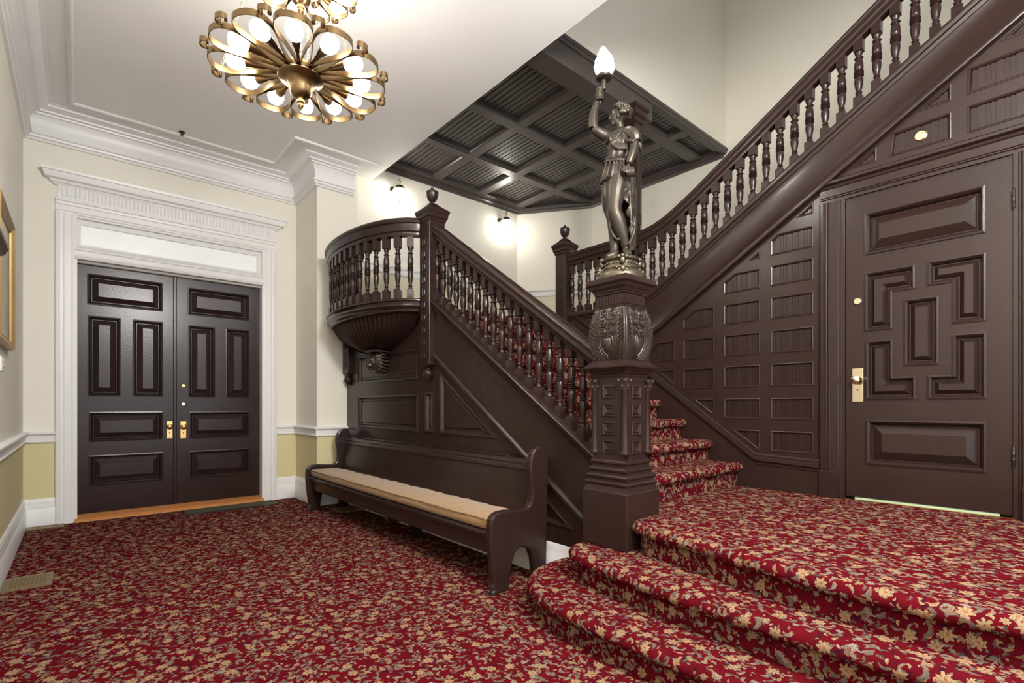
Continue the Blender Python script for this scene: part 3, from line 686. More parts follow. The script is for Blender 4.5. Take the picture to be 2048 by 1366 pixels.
for z in (2.408, .894):
    m = MB(); m.lathe([(.007, -.055), (.009, -.05), (.009, -.018), (.010, -.016), (.009, -.014), (.009, .014), (.010, .016), (.009, .018), (.009, .05), (.007, .055), (.004, .062)], (XR-.006, .300, z), 12); m.build('hinge', 'iron', d3, 40)
MB().box(XR+.012, XR+.06, .29, 1.17, 2.66, 2.70).build('head_stop', 'brown', tc)
MB().box(XR-.01, XR+.06, .30, 1.16, L-.02, L+.005).build('threshold', 'brass', d3)
MB().box(XR+.02, XR+.06, .36, 1.10, L+.004, L+.021).build('weather_strip', 'green', d3)
# ------------------------------------------------------------------ upper flight
uf = empty('upper_stair_flight', 'dark brown string and carcass of the upper flight above the side door', 'staircase', (0, 0, 0))
zsu = lambda y: 2.367+.610*(2.608-y) if y < 2.70 else (2.215 if y > 2.90 else 2.215+(2.90-y)/.2*(.0959))
YEND = -1.6
pth = [(XR, y, zsu(y)) for y in (3.84, 3.2, 2.90, 2.80, 2.70, YEND)]
m = MB(); m.sweep([(-.06, 0), (-.06, -.05), (.0, -.06), (.004, -.085), (.020, -.08), (.026, -.055), (.040, -.050), (.046, -.025), (.040, -.006), (.02, 0)], pth); m.build('string_cap', 'brown', uf, 35)
# coved string board
m = MB(); rg = []
for y in (2.86, 2.70, YEND):
    a, b = zsu(y)-.055, zsb(y)
    rg.append([(XR-d, y, a+(b-a)*t) for t, d in ((0, .020), (.05, .014), (.2, .006), (.45, .006), (.65, .014), (.8, .028), (.88, .040), (.885, .046), (.95, .050), (.99, .046), (1.0, .03), (1.0, -.02), (0, -.02))])
m.rings(rg); m.build('string_board', 'brown', uf, 40)
m = MB(); m.prism([(3.95, 1.98), (2.86, 1.82), (2.86, zsu(2.86)-.05), (3.82, 2.165), (3.95, 2.165)], fr, -.02, .010); m.build('landing_fascia', 'brown', uf)
m = MB(); n = 13
for i in range(n):
    y = 2.86-i*.26; z = MID+.1586*i-.02; m.box(XR+.03, XF, y-.30, y, z-.2, z)
m.build('carpet_treads', 'carpet', uf)
b2 = empty('upper_balustrade', 'dark brown turned balustrade climbing to the upper right corner', 'balustrade', (0, 0, 0))
zt2 = lambda y: 3.138+.632*(2.26-y)
rp = [(XR, 3.83, 2.885), (XR, 3.0, 2.885), (XR, 2.85, 2.892), (XR, 2.72, 2.915), (XR, 2.6, 2.955), (XR, 2.48, 3.014), (XR, 2.36, 3.080), (XR, 2.26, 3.138), (XR, YEND, zt2(YEND))]
MB().sweep([(a, b-.141) for a, b in RAILP], rp).build('handrail', 'brown', b2, 40)
for k in range(52):
    y = 3.772-k*.1165 if k < 8 else 2.952-(k-8)*.1045
    if y < YEND+.1: break
    ztop_ = next(p_[2]+(q_[2]-p_[2])*(p_[1]-y)/(p_[1]-q_[1]) for p_, q_ in zip(rp, rp[1:]) if q_[1] <= y <= p_[1])
    o = bal(b2, XR, y, zsu(y)-.028, 0, BMU); o.scale.z = (ztop_-.141+.028-zsu(y)+.028)/.505
# ------------------------------------------------------------------ the great newel
gc = (2.531, 1.901)
gn = empty('carved_newel', 'massive carved newel pedestal under the bronze torch statue', 'newel post', (gc[0], gc[1], 0))
MB().square([(.166, .354), (.166, .682), (.160, .692)]).build('base_block', 'brown', gn, bevel=.006)
MB().square([(.158, .690), (.150, .712), (.149, .72), (.155, .726), (.157, .735), (.152, .744), (.142, .748), (.142, .757), (.150, .765), (.151, .774), (.144, .783), (.132, .787), (.132, .798), (.138, .806), (.139, .815), (.130, .824), (.122, .828), (.122, .843), (.130, .850), (.131, .860), (.122, .870), (.114, .875)]).build('base_mouldings', 'brown', gn)
MB().square([(.112, .86), (.112, 1.40)]).build('shaft', 'brown', gn)
for a in range(4):
    w0 = .112
    fn = (lambda s, t, d: (-w0-d, s, t), lambda s, t, d: (s, -w0-d, t), lambda s, t, d: (w0+d, s, t), lambda s, t, d: (s, w0+d, t))[a]
    for k in range(4):
        z = .908+k*.1105
        panel('square_panel', rect(-.047, .047, z, z+.078), [(0, 0), (0, .006), (.005, .008), (.010, .002), (.014, -.0), (.018, .0005), (.02, .007), (.024, .008), (.028, .002)], fn, 'brown', gn)
    cx_, cy_ = ((-1, -1), (1, -1), (1, 1), (-1, 1))[a]; cc = (cx_*.112, cy_*.112, 0)
    cv = MB().lathe([(.020, .905), (.031, .908), (.034, .918), (.031, .926), (.023, .930), (.021, .94), (.0195, 1.285), (.022, 1.29), (.0215, 1.297)], cc, 16); ccol = MB().add(cv.v, cv.f).build('corner_column', 'brown', gn, 40)
    cm = MB().square([(.020, 1.297), (.026, 1.345), (.029, 1.35), (.029, 1.356)], cc)
    for q in range(8): cm.ball((cc[0]+.023*math.cos(q*pi/4), cc[1]+.023*math.sin(q*pi/4), 1.312+.022*(q % 2)), .0095, 6, 5)
    for sx, sy in ((-1, -1), (1, -1), (1, 1), (-1, 1)): cm.ball((cc[0]+sx*.025, cc[1]+sy*.025, 1.343), .011, 8, 5)
    cm.build('leaf_capital', 'carved', ccol, 60)
MB().square([(.112, 1.365), (.116, 1.372), (.118, 1.382), (.126, 1.388), (.132, 1.400), (.146, 1.412), (.150, 1.418), (.158, 1.422), (.159, 1.432), (.150, 1.440), (.118, 1.468)]).build('ledge', 'brown', gn)
# bulging carved die
BP = [(.104, 1.462), (.110, 1.470), (.122, 1.505), (.132, 1.550), (.1375, 1.60), (.138, 1.64), (.134, 1.69), (.125, 1.735), (.114, 1.770), (.107, 1.790)]
def bw(z):
    for (a, b), (c, d) in zip(BP, BP[1:]):
        if b <= z <= d: return a+(c-a)*(z-b)/(d-b)
    return BP[0][0] if z < BP[0][1] else BP[-1][0]
PB = [BP[0]]+[(bw(1.47+i*.016), 1.47+i*.016) for i in range(20)]+[BP[-1]]
die = MB().square(PB).build('carved_die', 'carved', gn, 30)
def spiral(cx_, cz, r0, turns, s):
    return [(cx_+s*r0*(1-k/26*.85)*math.cos(k/26*turns*2*pi), cz+r0*(1-k/26*.85)*math.sin(k/26*turns*2*pi)) for k in range(27)]
for a in range(4):
    rot = a*pi/2
    def onface(s, z, d): 
        w_ = bw(z); x, y = -w_-d, max(-w_+.004, min(w_-.004, s))
        return (x*math.cos(rot)-y*math.sin(rot), x*math.sin(rot)+y*math.cos(rot), z)
    m = MB()
    def stroke(P, r): m.tube([onface(s, z, r*.2) for s, z in P], r if not isinstance(r, list) else r, 6)
    for s in (-1, 1):
        stroke(spiral(s*.034, 1.752, .028, 1.9, -s), .0055); stroke([(s*.006, 1.752), (s*.003, 1.73), (s*.02, 1.712), (s*.05, 1.715), (s*.064, 1.75), (s*.07, 1.772)], .006)
        stroke(spiral(s*.028, 1.695, .022, 1.8, -s), .005); stroke([(s*.006, 1.695), (s*.012, 1.672), (s*.045, 1.672), (s*.062, 1.69)], .006)
        stroke(spiral(s*.024, 1.640, .020, 1.7, -s), .005); stroke([(s*.004, 1.64), (s*.015, 1.615), (s*.05, 1.62), (s*.058, 1.645)], .006)
        stroke([(s*.004, 1.492), (s*.03, 1.52), (s*.048, 1.56), (s*.044, 1.60), (s*.03, 1.616)], .006)
        stroke([(s*.004, 1.474), (s*.045, 1.512), (s*.066, 1.56), (s*.066, 1.61)], .005)
        for q in range(3): stroke([(s*(.03+.02*q), 1.472), (s*(.06+.016*q), 1.51), (s*(.082+.012*q), 1.56+.01*q)], .0045)
        for q in range(8):
            z = 1.565+.026*q; stroke([(s*(.074+.004*(q % 2)), z), (s*.098, z+.012), (s*(bw(z)-.014), z+.035)], .0045)
            stroke([(s*.078, z+.006), (s*.082, z+.024), (s*.076, z+.034)], .004)
        stroke([(s*.085, 1.775), (s*.095, 1.74), (s*.112, 1.70)], .006)
        stroke([(s*(bw(1.475+.03*q)-.008), 1.475+.03*q) for q in range(11)], .005)
    for q in range(5): m.ball(onface(0, 1.665-.0*q+(.056*(q-2) if q != 2 else 0) if q in (1, 2, 3) else 1.61, .0), .008, 8, 6)
    P = [(0, 1.505), (.028, 1.545), (.034, 1.58), (.022, 1.605), (0, 1.60), (-.022, 1.605), (-.034, 1.58), (-.028, 1.545)]
    m.rings([[onface(s*k, 1.56+(z-1.56)*k, d) for s, z in P] for k, d in ((1, 0), (.9, .006), (.5, .012), (.1, .013))])
    m.build('relief_carving', 'carved', die, 60)
MB().square([(.107, 1.782), (.113, 1.786), (.113, 1.796), (.104, 1.800), (.104, 1.862), (.108, 1.866)]).build('frieze', 'brown', gn); frz = gn.children[-1]
m = MB()
for a in range(4):
    fn = (lambda s, t, d: (-.104-d, s, t), lambda s, t, d: (s, -.104-d, t), lambda s, t, d: (.104+d, s, t), lambda s, t, d: (s, .104+d, t))[a]
    for k in range(9): m.prism(rect(-.101+k*.0226, -.101+k*.0226+.0205, 1.803, 1.860), fn, 0, .004)
m.build('reeding', 'brown', frz)
MB().square([(.106, 1.862), (.112, 1.868), (.112, 1.876), (.118, 1.880), (.121, 1.890), (.132, 1.905), (.138, 1.922), (.147, 1.928), (.150, 1.934), (.150, 1.958), (.146, 1.963)]).build('cap', 'brown', gn)
# ------------------------------------------------------------------ bronze torch statue
VA = math.atan2(gc[1], gc[0])           # bearing of the newel
sr = empty('torch_statue', 'bronze statue of a draped woman raising a lit torch lamp on the newel', 'statue', (gc[0], gc[1], 1.963), VA-pi/2)
SCL = 324.5
def q(u, v, b=0.0): return ((u-1252)/SCL, -b, 1.2+(810-v)/SCL-1.963)     # b: towards the viewer
# round plinth
m = MB().lathe([(.138, 0), (.140, .012), (.136, .03), (.128, .042), (.112, .05), (.108, .058), (.112, .064), (.110, .070), (.100, .082), (.098, .105), (.104, .112), (.112, .116), (.114, .126), (.108, .132), (.02, .134)], n=36)
pli = m.build('plinth', 'bronzeb', sr, 40)
m = MB()
for k in range(4):
    a = k*pi/2-pi/2+.1
    c, s = math.cos(a), math.sin(a)
    m.ball((c*.112, s*.112, .10), .017, 10, 7, (1, 1, 1.5)); m.ball((c*.118, s*.118, .125), .013, 8, 6)
    for g in (-1, 1): m.ball((math.cos(a+g*.2)*.112, math.sin(a+g*.2)*.112, .122), .014, 8, 6); m.ball((math.cos(a+g*.17)*.124, math.sin(a+g*.17)*.124, .04), .013, 8, 6); m.ball((math.cos(a+g*.3)*.115, math.sin(a+g*.3)*.115, .058), .009, 8, 6)
    m.ball((c*.130, s*.130, .045), .016, 8, 6, (1, 1, 1.4))
for k in range(28):
    a = k*2*pi/28; m.ball((math.cos(a)*.101, math.sin(a)*.101, .093), .0075, 6, 5)
m.build('plinth_ornament', 'bronzeb', pli, 60)
B = MB()
def limb(P, R, n=14):
    W = spline([(*p, r) for p, r in zip(P, R)], 5) if len(P) > 2 else [(*p, r) for p, r in zip(P, R)]
    B.tube([w_[:3] for w_ in W], [w_[3] for w_ in W], n)
# legs: standing leg (left in view) and crossed leg in front
limb([q(1238, 352), q(1232, 400, -.01), q(1236, 432, -.01), q(1241, 462, -.01), q(1240, 492), q(1240, 506)], [.062, .056, .040, .042, .027, .026])
limb([q(1241, 505), q(1236, 512, .02), q(1224, 516, .045)], [.028, .026, .014])
limb([q(1248, 350, .02), q(1243, 385, .045), q(1240, 425, .055), q(1247, 448, .045), q(1256, 475, .03), q(1262, 497, .02), q(1264, 506, .02)], [.066, .062, .045, .046, .036, .025, .025])
limb([q(1263, 505, .015), q(1266, 512, .04), q(1268, 518, .065)], [.026, .026, .017])
# torso
limb([q(1246, 360), q(1246, 340), q(1245, 322), q(1248, 300), q(1252, 280), q(1254, 270)], [.075, .078, .062, .070, .068, .045], 14)
B.ball(q(1240, 288, .048), .030, 10, 8); B.ball(q(1258, 289, .050), .030, 10, 8)
limb([q(1234, 276, 0), q(1254, 270), q(1274, 275, 0)], [.036, .045, .036])
# neck and head (profile to the left)
limb([q(1254, 272), q(1251, 258), q(1248, 246, .01)], [.031, .027, .026])
B.ball(q(1250, 230, .01), .046, 16, 12, (1.0, .85, 1.05))
B.ball(q(1242, 238, .015), .033, 12, 8, (1, .85, 1.2)); B.ball(q(1237, 249, .018), .014, 10, 6); B.ball(q(1237, 229, .028), .014, 8, 6)
limb([q(1234, 229, .02), q(1230, 238, .022), q(1233, 240, .02)], [.006, .009, .007], 6)
B.ball(q(1234, 244, .02), .0085, 8, 5); B.ball(q(1247, 240, .05), .011, 8, 6, (.8, .6, 1.3))
random.seed(11)
for k in range(70):
    th = random.uniform(-pi, pi); ph = random.uniform(.0, pi*.62)
    p = Vector((math.sin(ph)*math.cos(th), math.sin(ph)*math.sin(th), math.cos(ph)))
    if p.x < -.35 and p.z < .62: continue
    c = Vector(q(1251, 228, .005)); B.ball(c+Vector((p.x*.058, p.y*.050, p.z*.052)), random.uniform(.011, .017), 7, 5)
B.ball(q(1270, 226, 0), .024, 8, 6); B.ball(q(1268, 236, 0), .017, 8, 6)
# raised arm holding the torch
limb([q(1236, 276, .0), q(1222, 274, .03), q(1208, 268, .05), q(1199, 261, .055)], [.037, .034, .030, .027])
limb([q(1199, 261, .055), q(1198, 245, .05), q(1200, 228, .045), q(1205, 210, .04), q(1207, 204, .04)], [.029, .029, .025, .018, .017])
B.ball(q(1210, 194, .04), .021, 10, 8, (.95, .8, 1.35))
for k in range(4):
    v = 184+k*6.4; limb([q(1205, v+2, .058), q(1210, v, .068), q(1217, v, .056), q(1217, v+1, .030)], [.0080, .0085, .0080, .007], 7)
limb([q(1204, 196, .045), q(1208, 186, .058), q(1213, 181, .055)], [.011, .0095, .008], 7)
# hanging arm
limb([q(1272, 277, .03), q(1277, 292, .05), q(1277, 309, .065), q(1273, 326, .08), q(1267, 343, .09)], [.038, .034, .029, .027, .019])
B.ball(q(1266, 352, .095), .019, 10, 8, (.9, .9, 1.2))
for k in range(4):
    limb([q(1262+k*4.2, 352, .105), q(1263+k*4.4, 361, .115), q(1266+k*3.6, 368, .100), q(1266+k*3, 364, .082)], [.008, .0085, .008, .006], 7)
limb([q(1260, 349, .10), q(1257, 358, .115), q(1262, 364, .12)], [.0095, .0085, .007], 7)
body = remesh('figure', B, 'bronze', sr, .0038, 2)
# tunic, skirt, cape
def loft(rows, n=72, nf=9, ph=0, sub=5):
    rows = spline(rows, sub); rg = []
    for (ul, ur, v, dp, fo) in rows:
        c = q((ul+ur)/2, v, 0); a = (ur-ul)/2/SCL; row = []
        for i in range(n):
            t = 2*pi*i/n; r_ = 1+fo*(math.sin(nf*t+ph+v*.06)+.6*math.sin(nf*1.7*t-v*.04+1))
            row.append((c[0]+a*r_*math.cos(t), c[1]+dp*r_*math.sin(t), c[2]))
        rg.append(row)
    return rg
D = MB()
D.rings(loft([(1238, 1266, 273, .050, .01), (1230, 1275, 280, .070, .02), (1226, 1274, 292, .086, .025), (1228, 1271, 304, .084, .035), (1224, 1272, 316, .084, .05), (1221, 1270, 325, .078, .04), (1226, 1265, 328, .066, .02)], nf=8))
D.rings(loft([(1228, 1266, 325, .068, .02), (1220, 1269, 335, .080, .025), (1215, 1271, 350, .088, .035), (1211, 1271, 362, .092, .05), (1213, 1269, 367, .088, .05)], nf=11))
def dt(P, R):
    W = spline([(*p, r) for p, r in zip(P, R)], 5); D.tube([w_[:3] for w_ in W], [w_[3] for w_ in W], 8)
for k in range(6):   # swag folds over the blouse
    dt([q(1231+k*5, 285+k*2, .074), q(1236+k*5, 301+k, .086), q(1250+k*2.5, 312, .088), q(1266, 301+k*3, .074)], [.003, .006, .006, .003])
for k in range(4): dt([q(1258-k*3, 272+k*2, .06), q(1252-k*4, 281+k*4, .086), q(1240-k*3, 287+k*5, .084)], [.004, .006, .004])
dt([q(1219, 328, .045), q(1235, 331, .080), q(1256, 332, .080), q(1271, 326, .045)], [.007, .008, .008, .007])
for k in range(7): dt([q(1226+k*6.5, 328, .076), q(1222+k*7.2, 346, .088), q(1217+k*8.4, 365, .090)], [.003, .006, .005])
dt([q(1258, 270, .045), q(1270, 276, .055), q(1279, 287, .062), q(1281, 297, .060)], [.022, .036, .038, .034])   # short sleeve
dt([q(1266, 296, .080), q(1275, 300, .088), q(1285, 297, .055)], [.008, .010, .008])
dt([q(1256, 267, .02), q(1268, 269, .01), q(1281, 280, -.01), q(1290, 296, -.02), q(1289, 303, -.02)], [.014, .020, .024, .018, .007])
dt([q(1229, 276, .02), q(1226, 280, .03), q(1221, 281, .04)], [.036, .036, .034])
D.ball(q(1232, 287, .072), .013, 8, 6, (1, 1, 1.7))
remesh('blouse', D, 'bronze', sr, .0038, 1)
K = MB(); rg = []
NR, NC = 46, 44
for j in range(NR):
    f_ = j/(NR-1); v = 350+156*f_
    ul = 1215+ (26*max(0, (f_-.25)/.75)); ur = 1281+2*math.sin(f_*3); a = (ur-ul)/2/SCL; c = q((ul+ur)/2, v, 0)
    dp = .084-.020*f_
    e0 = math.radians(-92+34*min(1, f_*1.6))          # near front edge of the opening
    e1 = math.radians(232-28*f_)                       # left front edge
    rows_o, rows_i = [], []
    for i in range(NC):
        g = i/(NC-1); t = e0+(e1-e0)*g
        edge = math.exp(-g*9); edge2 = math.exp(-(1-g)*14)
        r_ = 1+.035*math.sin(9*t+v*.05)+.13*edge*math.sin(f_*30)+.06*edge2*math.sin(f_*22+1)
        tt = t+.16*edge*math.sin(f_*30+1.2)
        rows_o.append((c[0]+a*r_*math.cos(tt), c[1]+dp*r_*math.sin(tt), c[2]))
        ri = r_-.11
        rows_i.append((c[0]+a*ri*math.cos(tt), c[1]+dp*ri*math.sin(tt), c[2]))
    rg.append(rows_o+rows_i[::-1])
K.rings(rg)
def kt(P, R):
    W = spline([(*p, r) for p, r in zip(P, R)], 5); K.tube([w_[:3] for w_ in W], [w_[3] for w_ in W], 8)
for k in range(5): kt([q(1268+k*3, 362, .06-.012*k), q(1271+k*2.4, 420, .062-.012*k), q(1272+k*2, 498, .05-.01*k)], [.004, .007, .005])
kt([q(1280, 440, .04), q(1278, 470, .055), q(1270, 490, .055), q(1260, 497, .05)], [.006, .010, .010, .006])
kt([q(1230, 440, .02), q(1235, 468, .04), q(1246, 484, .045), q(1252, 478, .05)], [.008, .010, .009, .006])
remesh('skirt', K, 'bronze', sr, .0038, 1)
# torch and flame lamp
TU = 1219
m = MB(); c0 = q(1212, 207, .04); c1_ = q(TU-3, 178, .04); c2_ = q(TU, 163, .04)
m.tube([q(1211, 212, .04), c0, q(1213, 200, .04), q(1215, 186, .04), c1_], [.003, .010, .011, .010, .012], 10)
cx, cy, cz = q(TU, 0, .04)[0], q(TU, 0, .04)[1], 0
zz = lambda v: q(0, v)[2]
m.lathe([(.012, zz(183)), (.016, zz(178)), (.014, zz(175)), (.017, zz(172)), (.014, zz(169)), (.016, zz(166)), (.030, zz(164)), (.046, zz(163)), (.051, zz(161)), (.051, zz(157.5)), (.044, zz(157)), (.030, zz(160))], (cx, cy, 0), 20)
th_ = m.build('torch_holder', 'bronze', sr, 50)
m = MB(); rows = []
import bisect
FP = [(161, .032), (156, .042), (148, .054), (140, .059), (132, .058), (124, .052), (117, .043), (110, .032), (104, .020), (99, .009), (96.5, .003)]
for j in range(46):
    v = 161-64.5*j/45
    w_ = next(a_[1]+(b_[1]-a_[1])*(a_[0]-v)/(a_[0]-b_[0]) for a_, b_ in zip(FP, FP[1:]) if b_[0]-1e-6 <= v <= a_[0]+1e-6)
    n = 48; row = []
    for i in range(n):
        t = 2*pi*i/n
        r_ = w_*(.80+.26*abs(math.sin(3*t+(161-v)*.05))*(.35+.65*abs(math.sin((161-v)*.21+1.2*math.sin(3*t)))))
        row.append((cx+.004*math.sin((161-v)*.07)+r_*math.cos(t), cy+r_*math.sin(t), zz(v)))
    rows.append(row)
m.rings(rows); m.build('flame_shade', 'flame', th_, 60)
# ------------------------------------------------------------------ pew
pw = empty('wooden_pew', 'long dark brown wooden pew with solid scrolled ends along the stair panelling', 'bench', (0, 0, 0))
SIL = [(1.935, .0), (2.050, .0), (2.056, .08), (2.072, .165), (2.105, .235), (2.15, .262), (2.19, .258), (2.235, .225), (2.262, .165), (2.275, .08), (2.278, .0), (2.385, .0), (2.395, .3), (2.400, .55), (2.407, .72), (2.408, .86), (2.395, .90), (2.365, .921), (2.325, .920), (2.285, .900), (2.255, .868), (2.238, .82), (2.236, .76), (2.247, .66), (2.252, .59), (2.246, .545), (2.225, .518), (2.19, .507), (2.11, .513), (2.03, .521), (1.965, .519), (1.925, .505), (1.902, .478), (1.895, .44), (1.893, .36), (1.898, .28), (1.908, .20), (1.920, .12), (1.928, .07), (1.912, .045), (1.908, .015)]
fe = lambda s, t, d: (s+.06, d, t)
pe = [MB().prism(SIL, fe, y, y+.055).build('pew_end', 'brown', pw, bevel=.012) for y in (2.462, 5.80)]
for pe_, y in zip(pe, (2.455, 5.793)):
    m = MB()
    for k in range(4): m.ball((1.985+.006*(k % 2), y+.006+k*.018, .018), .016, 8, 6, (1.6, .7, 1.1))
    m.build('carved_foot', 'carved', pe_, 60)
m = MB(); m.rings([[(x, y, z) for x, z in ((2.005, .395), (2.34, .375), (2.34, .345), (2.005, .365))] for y in (2.50, 5.815)]); m.build('seat_board', 'brown', pw)
m = MB(); m.rings([[(x, y, z) for x, z in ((2.00, .388), (1.985, .37), (1.99, .345), (2.005, .335), (2.01, .24), (2.04, .24), (2.04, .388))] for y in (2.50, 5.815)]); m.build('front_rail', 'brown', pw)
m = MB(); m.rings([[(x, y, z) for x, z in ((2.335, .38), (2.395, .735), (2.385, .745), (2.388, .76), (2.398, .775), (2.392, .79), (2.402, .81), (2.425, .818), (2.448, .808), (2.448, .76), (2.44, .735), (2.385, .38))] for y in (2.50, 5.815)]); m.build('backrest', 'brown', pw, 35)
MB().prism([(2.0, .25), (2.36, .25), (2.36, 0), (2.28, 0), (2.265, .10), (2.20, .165), (2.10, .185), (2.02, .2)], lambda s, t, d: (s, d, t), 3.97, 4.02).build('middle_leg', 'brown', pw, bevel=.006)
# cushion
m = MB(); rg = []
NS = 60
for k in range(NS+1):
    y = 2.535+(5.785-2.535)*k/NS; e = min(1, min(k, NS-k)/1.2); wv = .003*math.sin(k*1.7)+.002*math.sin(k*.61)
    sh = .012*(1-e)
    rg.append([(x, y, z) for x, z in ((1.998+sh, .397), (1.986+sh, .405), (1.983+sh, .43), (1.986+sh, .452+wv*.4), (1.997+sh, .462+wv*.5), (2.08, .470+wv), (2.2, .468+wv), (2.315, .462+wv), (2.335, .445), (2.335, .388))])
m.rings(rg)
cu = empty('seat_cushion', 'tan corduroy cushion running the length of the pew seat', 'cushion', (0, 0, 0))
m.build('pad', 'cush', cu, 50)
m = MB(); m.tube([(1.984+.003*math.sin(k*.7), 2.54+3.24*k/40, .462+.001*math.sin(k*1.1)) for k in range(41)], .0035, 6); m.build('piping', paint('cushion_piping', (.20, .10, .035), .9), cu, 60)
# ------------------------------------------------------------------ chandelier
ch = empty('chandelier', 'two tier brass chandelier of petal loops with lit globe bulbs', 'chandelier', (1.02, 3.13, 0))
def loop_mesh(P, hgt, th=.004):
    m = MB(); n = len(P); rg = []
    for i, (x, y) in enumerate(P):
        a, b = P[i-1 if i else 0], P[min(i+1, n-1)]; dx, dy = b[0]-a[0], b[1]-a[1]; l = math.hypot(dx, dy) or 1; nx, ny = -dy/l*th/2, dx/l*th/2
        rg.append([(x+nx, y+ny, -hgt/2), (x-nx, y-ny, -hgt/2), (x-nx, y-ny, hgt/2), (x+nx, y+ny, hgt/2)])
    m.rings(rg); return m
def tier(z0, R, rot, hubr):
    k_ = R/.5
    half = [(.085, .006), (.16, .020), (.24, .048), (.31, .078), (.36, .094), (.40, .098), (.44, .090), (.47, .070), (.487, .038), (.492, 0)]
    P = spline([(a*k_, b*k_*.985) for a, b in half], 3); P = P+[(a, -b) for a, b in P[::-1][1:]]
    pm = loop_mesh(P, .034*k_**.5).build('petal_loop', 'abrass', ch, 30)
    # scroll between petals
    sa = pi/12; ra = .485*k_
    SP = [(.487, -.016), (.480, -.020), (.479, -.030), (.488, -.038), (.503, -.036), (.515, -.022), (.519, 0)]
    SP = [(a*k_, b*k_*.85) for a, b in SP]; SP = spline(SP, 3); SP = SP+[(a, -b) for a, b in SP[::-1][1:]]
    curl = [(.503+.012*math.cos(t), -.030+.011*math.sin(t)) for t in (0, .6, 1.2)]
    sm = loop_mesh(SP, .030*k_**.5).build('scroll', 'abrass', ch, 30)
    arm = MB(); arm.tube([(.06*k_, 0, -.015), (.15*k_, 0, -.004), (.20*k_, 0, 0)], [.007, .009, .007], 10); arm.tube([(.19*k_, 0, 0), (.205*k_, 0, 0), (.215*k_, 0, 0), (.25*k_, 0, .003), (.305*k_, 0, .006)], [.010, .014, .012, .021, .027], 14)
    am = arm.build('lamp_arm', 'abrass', ch, 40)
    bm_ = MB(); rows = []
    for d, r_ in ((.285, .020), (.30, .026), (.316, .037), (.335, .0455), (.354, .048), (.374, .045), (.390, .036), (.400, .023), (.405, .007)):
        rows.append([(d*k_ if k_ > .9 else (d-.285)*.85+.285*k_, r_*math.cos(2*pi*i/20)*(1 if k_ > .9 else .85), .006+r_*math.sin(2*pi*i/20)*(1 if k_ > .9 else .85)) for i in range(20)])
    bm_.rings(rows); bb = bm_.build('globe_bulb', 'bulb', am, 60)
    for i in range(12):
        a = rot+i*pi/6
        for o, da in ((pm, 0), (sm, pi/12), (am, 0)):
            c = o if i == 0 else copy(o, ch)
            c.location = (0, 0, z0+(.004 if o is am else 0)); c.rotation_euler = (0, 0, a+da)
            if o is am and i: copy(bb, c)
    MB().lathe([(.05, .05), (.085, .045), (.10, .02), (.10, -.012), (.126, -.022), (.130, -.030), (.122, -.038), (.098, -.046), (.078, -.064), (.066, -.09), (.060, -.115), (.048, -.136), (.022, -.146), (.015, -.150), (.015, -.156), (.022, -.160), (.022, -.172), (.016, -.178), (.019, -.186), (.016, -.198), (.008, -.21), (.003, -.222)], (0, 0, z0), 28).build('hub', 'abrass', ch, 40)
tier(3.2, .5, .12, .13); tier(3.77, .335, .30, .09)
def chain(p, q_, n):
    m = MB(); p, q_ = Vector(p), Vector(q_)
    for i in range(n):
        c = p.lerp(q_, (i+.5)/n); h_ = (q_-p).length/n*.66; d = (q_-p).normalized(); u = d.orthogonal().normalized()
        if i % 2: u = d.cross(u)
        pts = [c+d*h_*math.cos(t)+u*.007*math.sin(t) for t in [2*pi*k/8 for k in range(9)]]; m.tube(pts, .0018, 4, False)
    return m.build('chain', 'silverb', ch, 60)
for i in range(3):
    a = .12+pi/12+i*2*pi/3
    chain((.47*math.cos(a), .47*math.sin(a), 3.215), (.30*math.cos(a), .30*math.sin(a), 3.765), 20)
chain((0, 0, 3.24), (0, 0, 3.56), 12); chain((.05, .02, 3.24), (.05, .02, 3.60), 13)
for i in range(3):
    a = .3+i*2*pi/3; chain((.28*math.cos(a), .28*math.sin(a), 3.785), (.03*math.cos(a), .03*math.sin(a), 4.08), 12)
MB().lathe([(.02, 4.03), (.06, 4.06), (.09, 4.10), (.09, 4.12)], n=20).build('ceiling_canopy', 'abrass', ch, 40)
# ------------------------------------------------------------------ wall lamps on the landing
def sconce(label, x, z):
    e = empty('wall_lamp', label, 'wall lamp', (x, YB, z), 0, 'jar lamps on the landing wall')
    m = MB(); m.rings([[(r_*math.cos(2*pi*i/20)-.02, -d, .055+r_*math.sin(2*pi*i/20)) for i in range(20)] for r_, d in ((.062, 0), (.062, .012), (.05, .02), (.03, .026), (.02, .05))]); m.build('back_plate', 'silverb', e, 40)
    MB().tube([(-.02, -.03, .055), (-.01, -.07, .06), (0, -.11, .075), (0, -.13, .09)], .010, 8).build('arm', 'silverb', e, 60)
    MB().lathe([(.082, .04), (.084, .046), (.076, .054), (.062, .07), (.056, .085), (.036, .098), (.012, .103)], (0, -.13, 0), 20).build('cap', 'silverb', e, 40)
    MB().lathe([(.006, .10), (.006, .125), (.018, .138), (.021, .152), (.012, .168), (.007, .176), (.011, .186), (.008, .196), (.002, .20)], (0, -.13, 0), 12).build('finial', 'brass', e, 40)
    MB().lathe([(.058, .043), (.070, .03), (.076, 0), (.074, -.04), (.066, -.075), (.048, -.098), (.02, -.106)], (0, -.13, 0), 24).build('jar_shade', 'sconce', e, 60)
    MB().lathe([(.016, -.104), (.014, -.112), (.006, -.12)], (0, -.13, 0), 10).build('bottom_nut', 'brass', e, 40)
sconce('lit jar shaped wall lamp beside the white crown end above the balcony', 3.225, 4.005)
sconce('lit jar shaped wall lamp near the canted corner above the lower handrail', 5.075, 4.035)
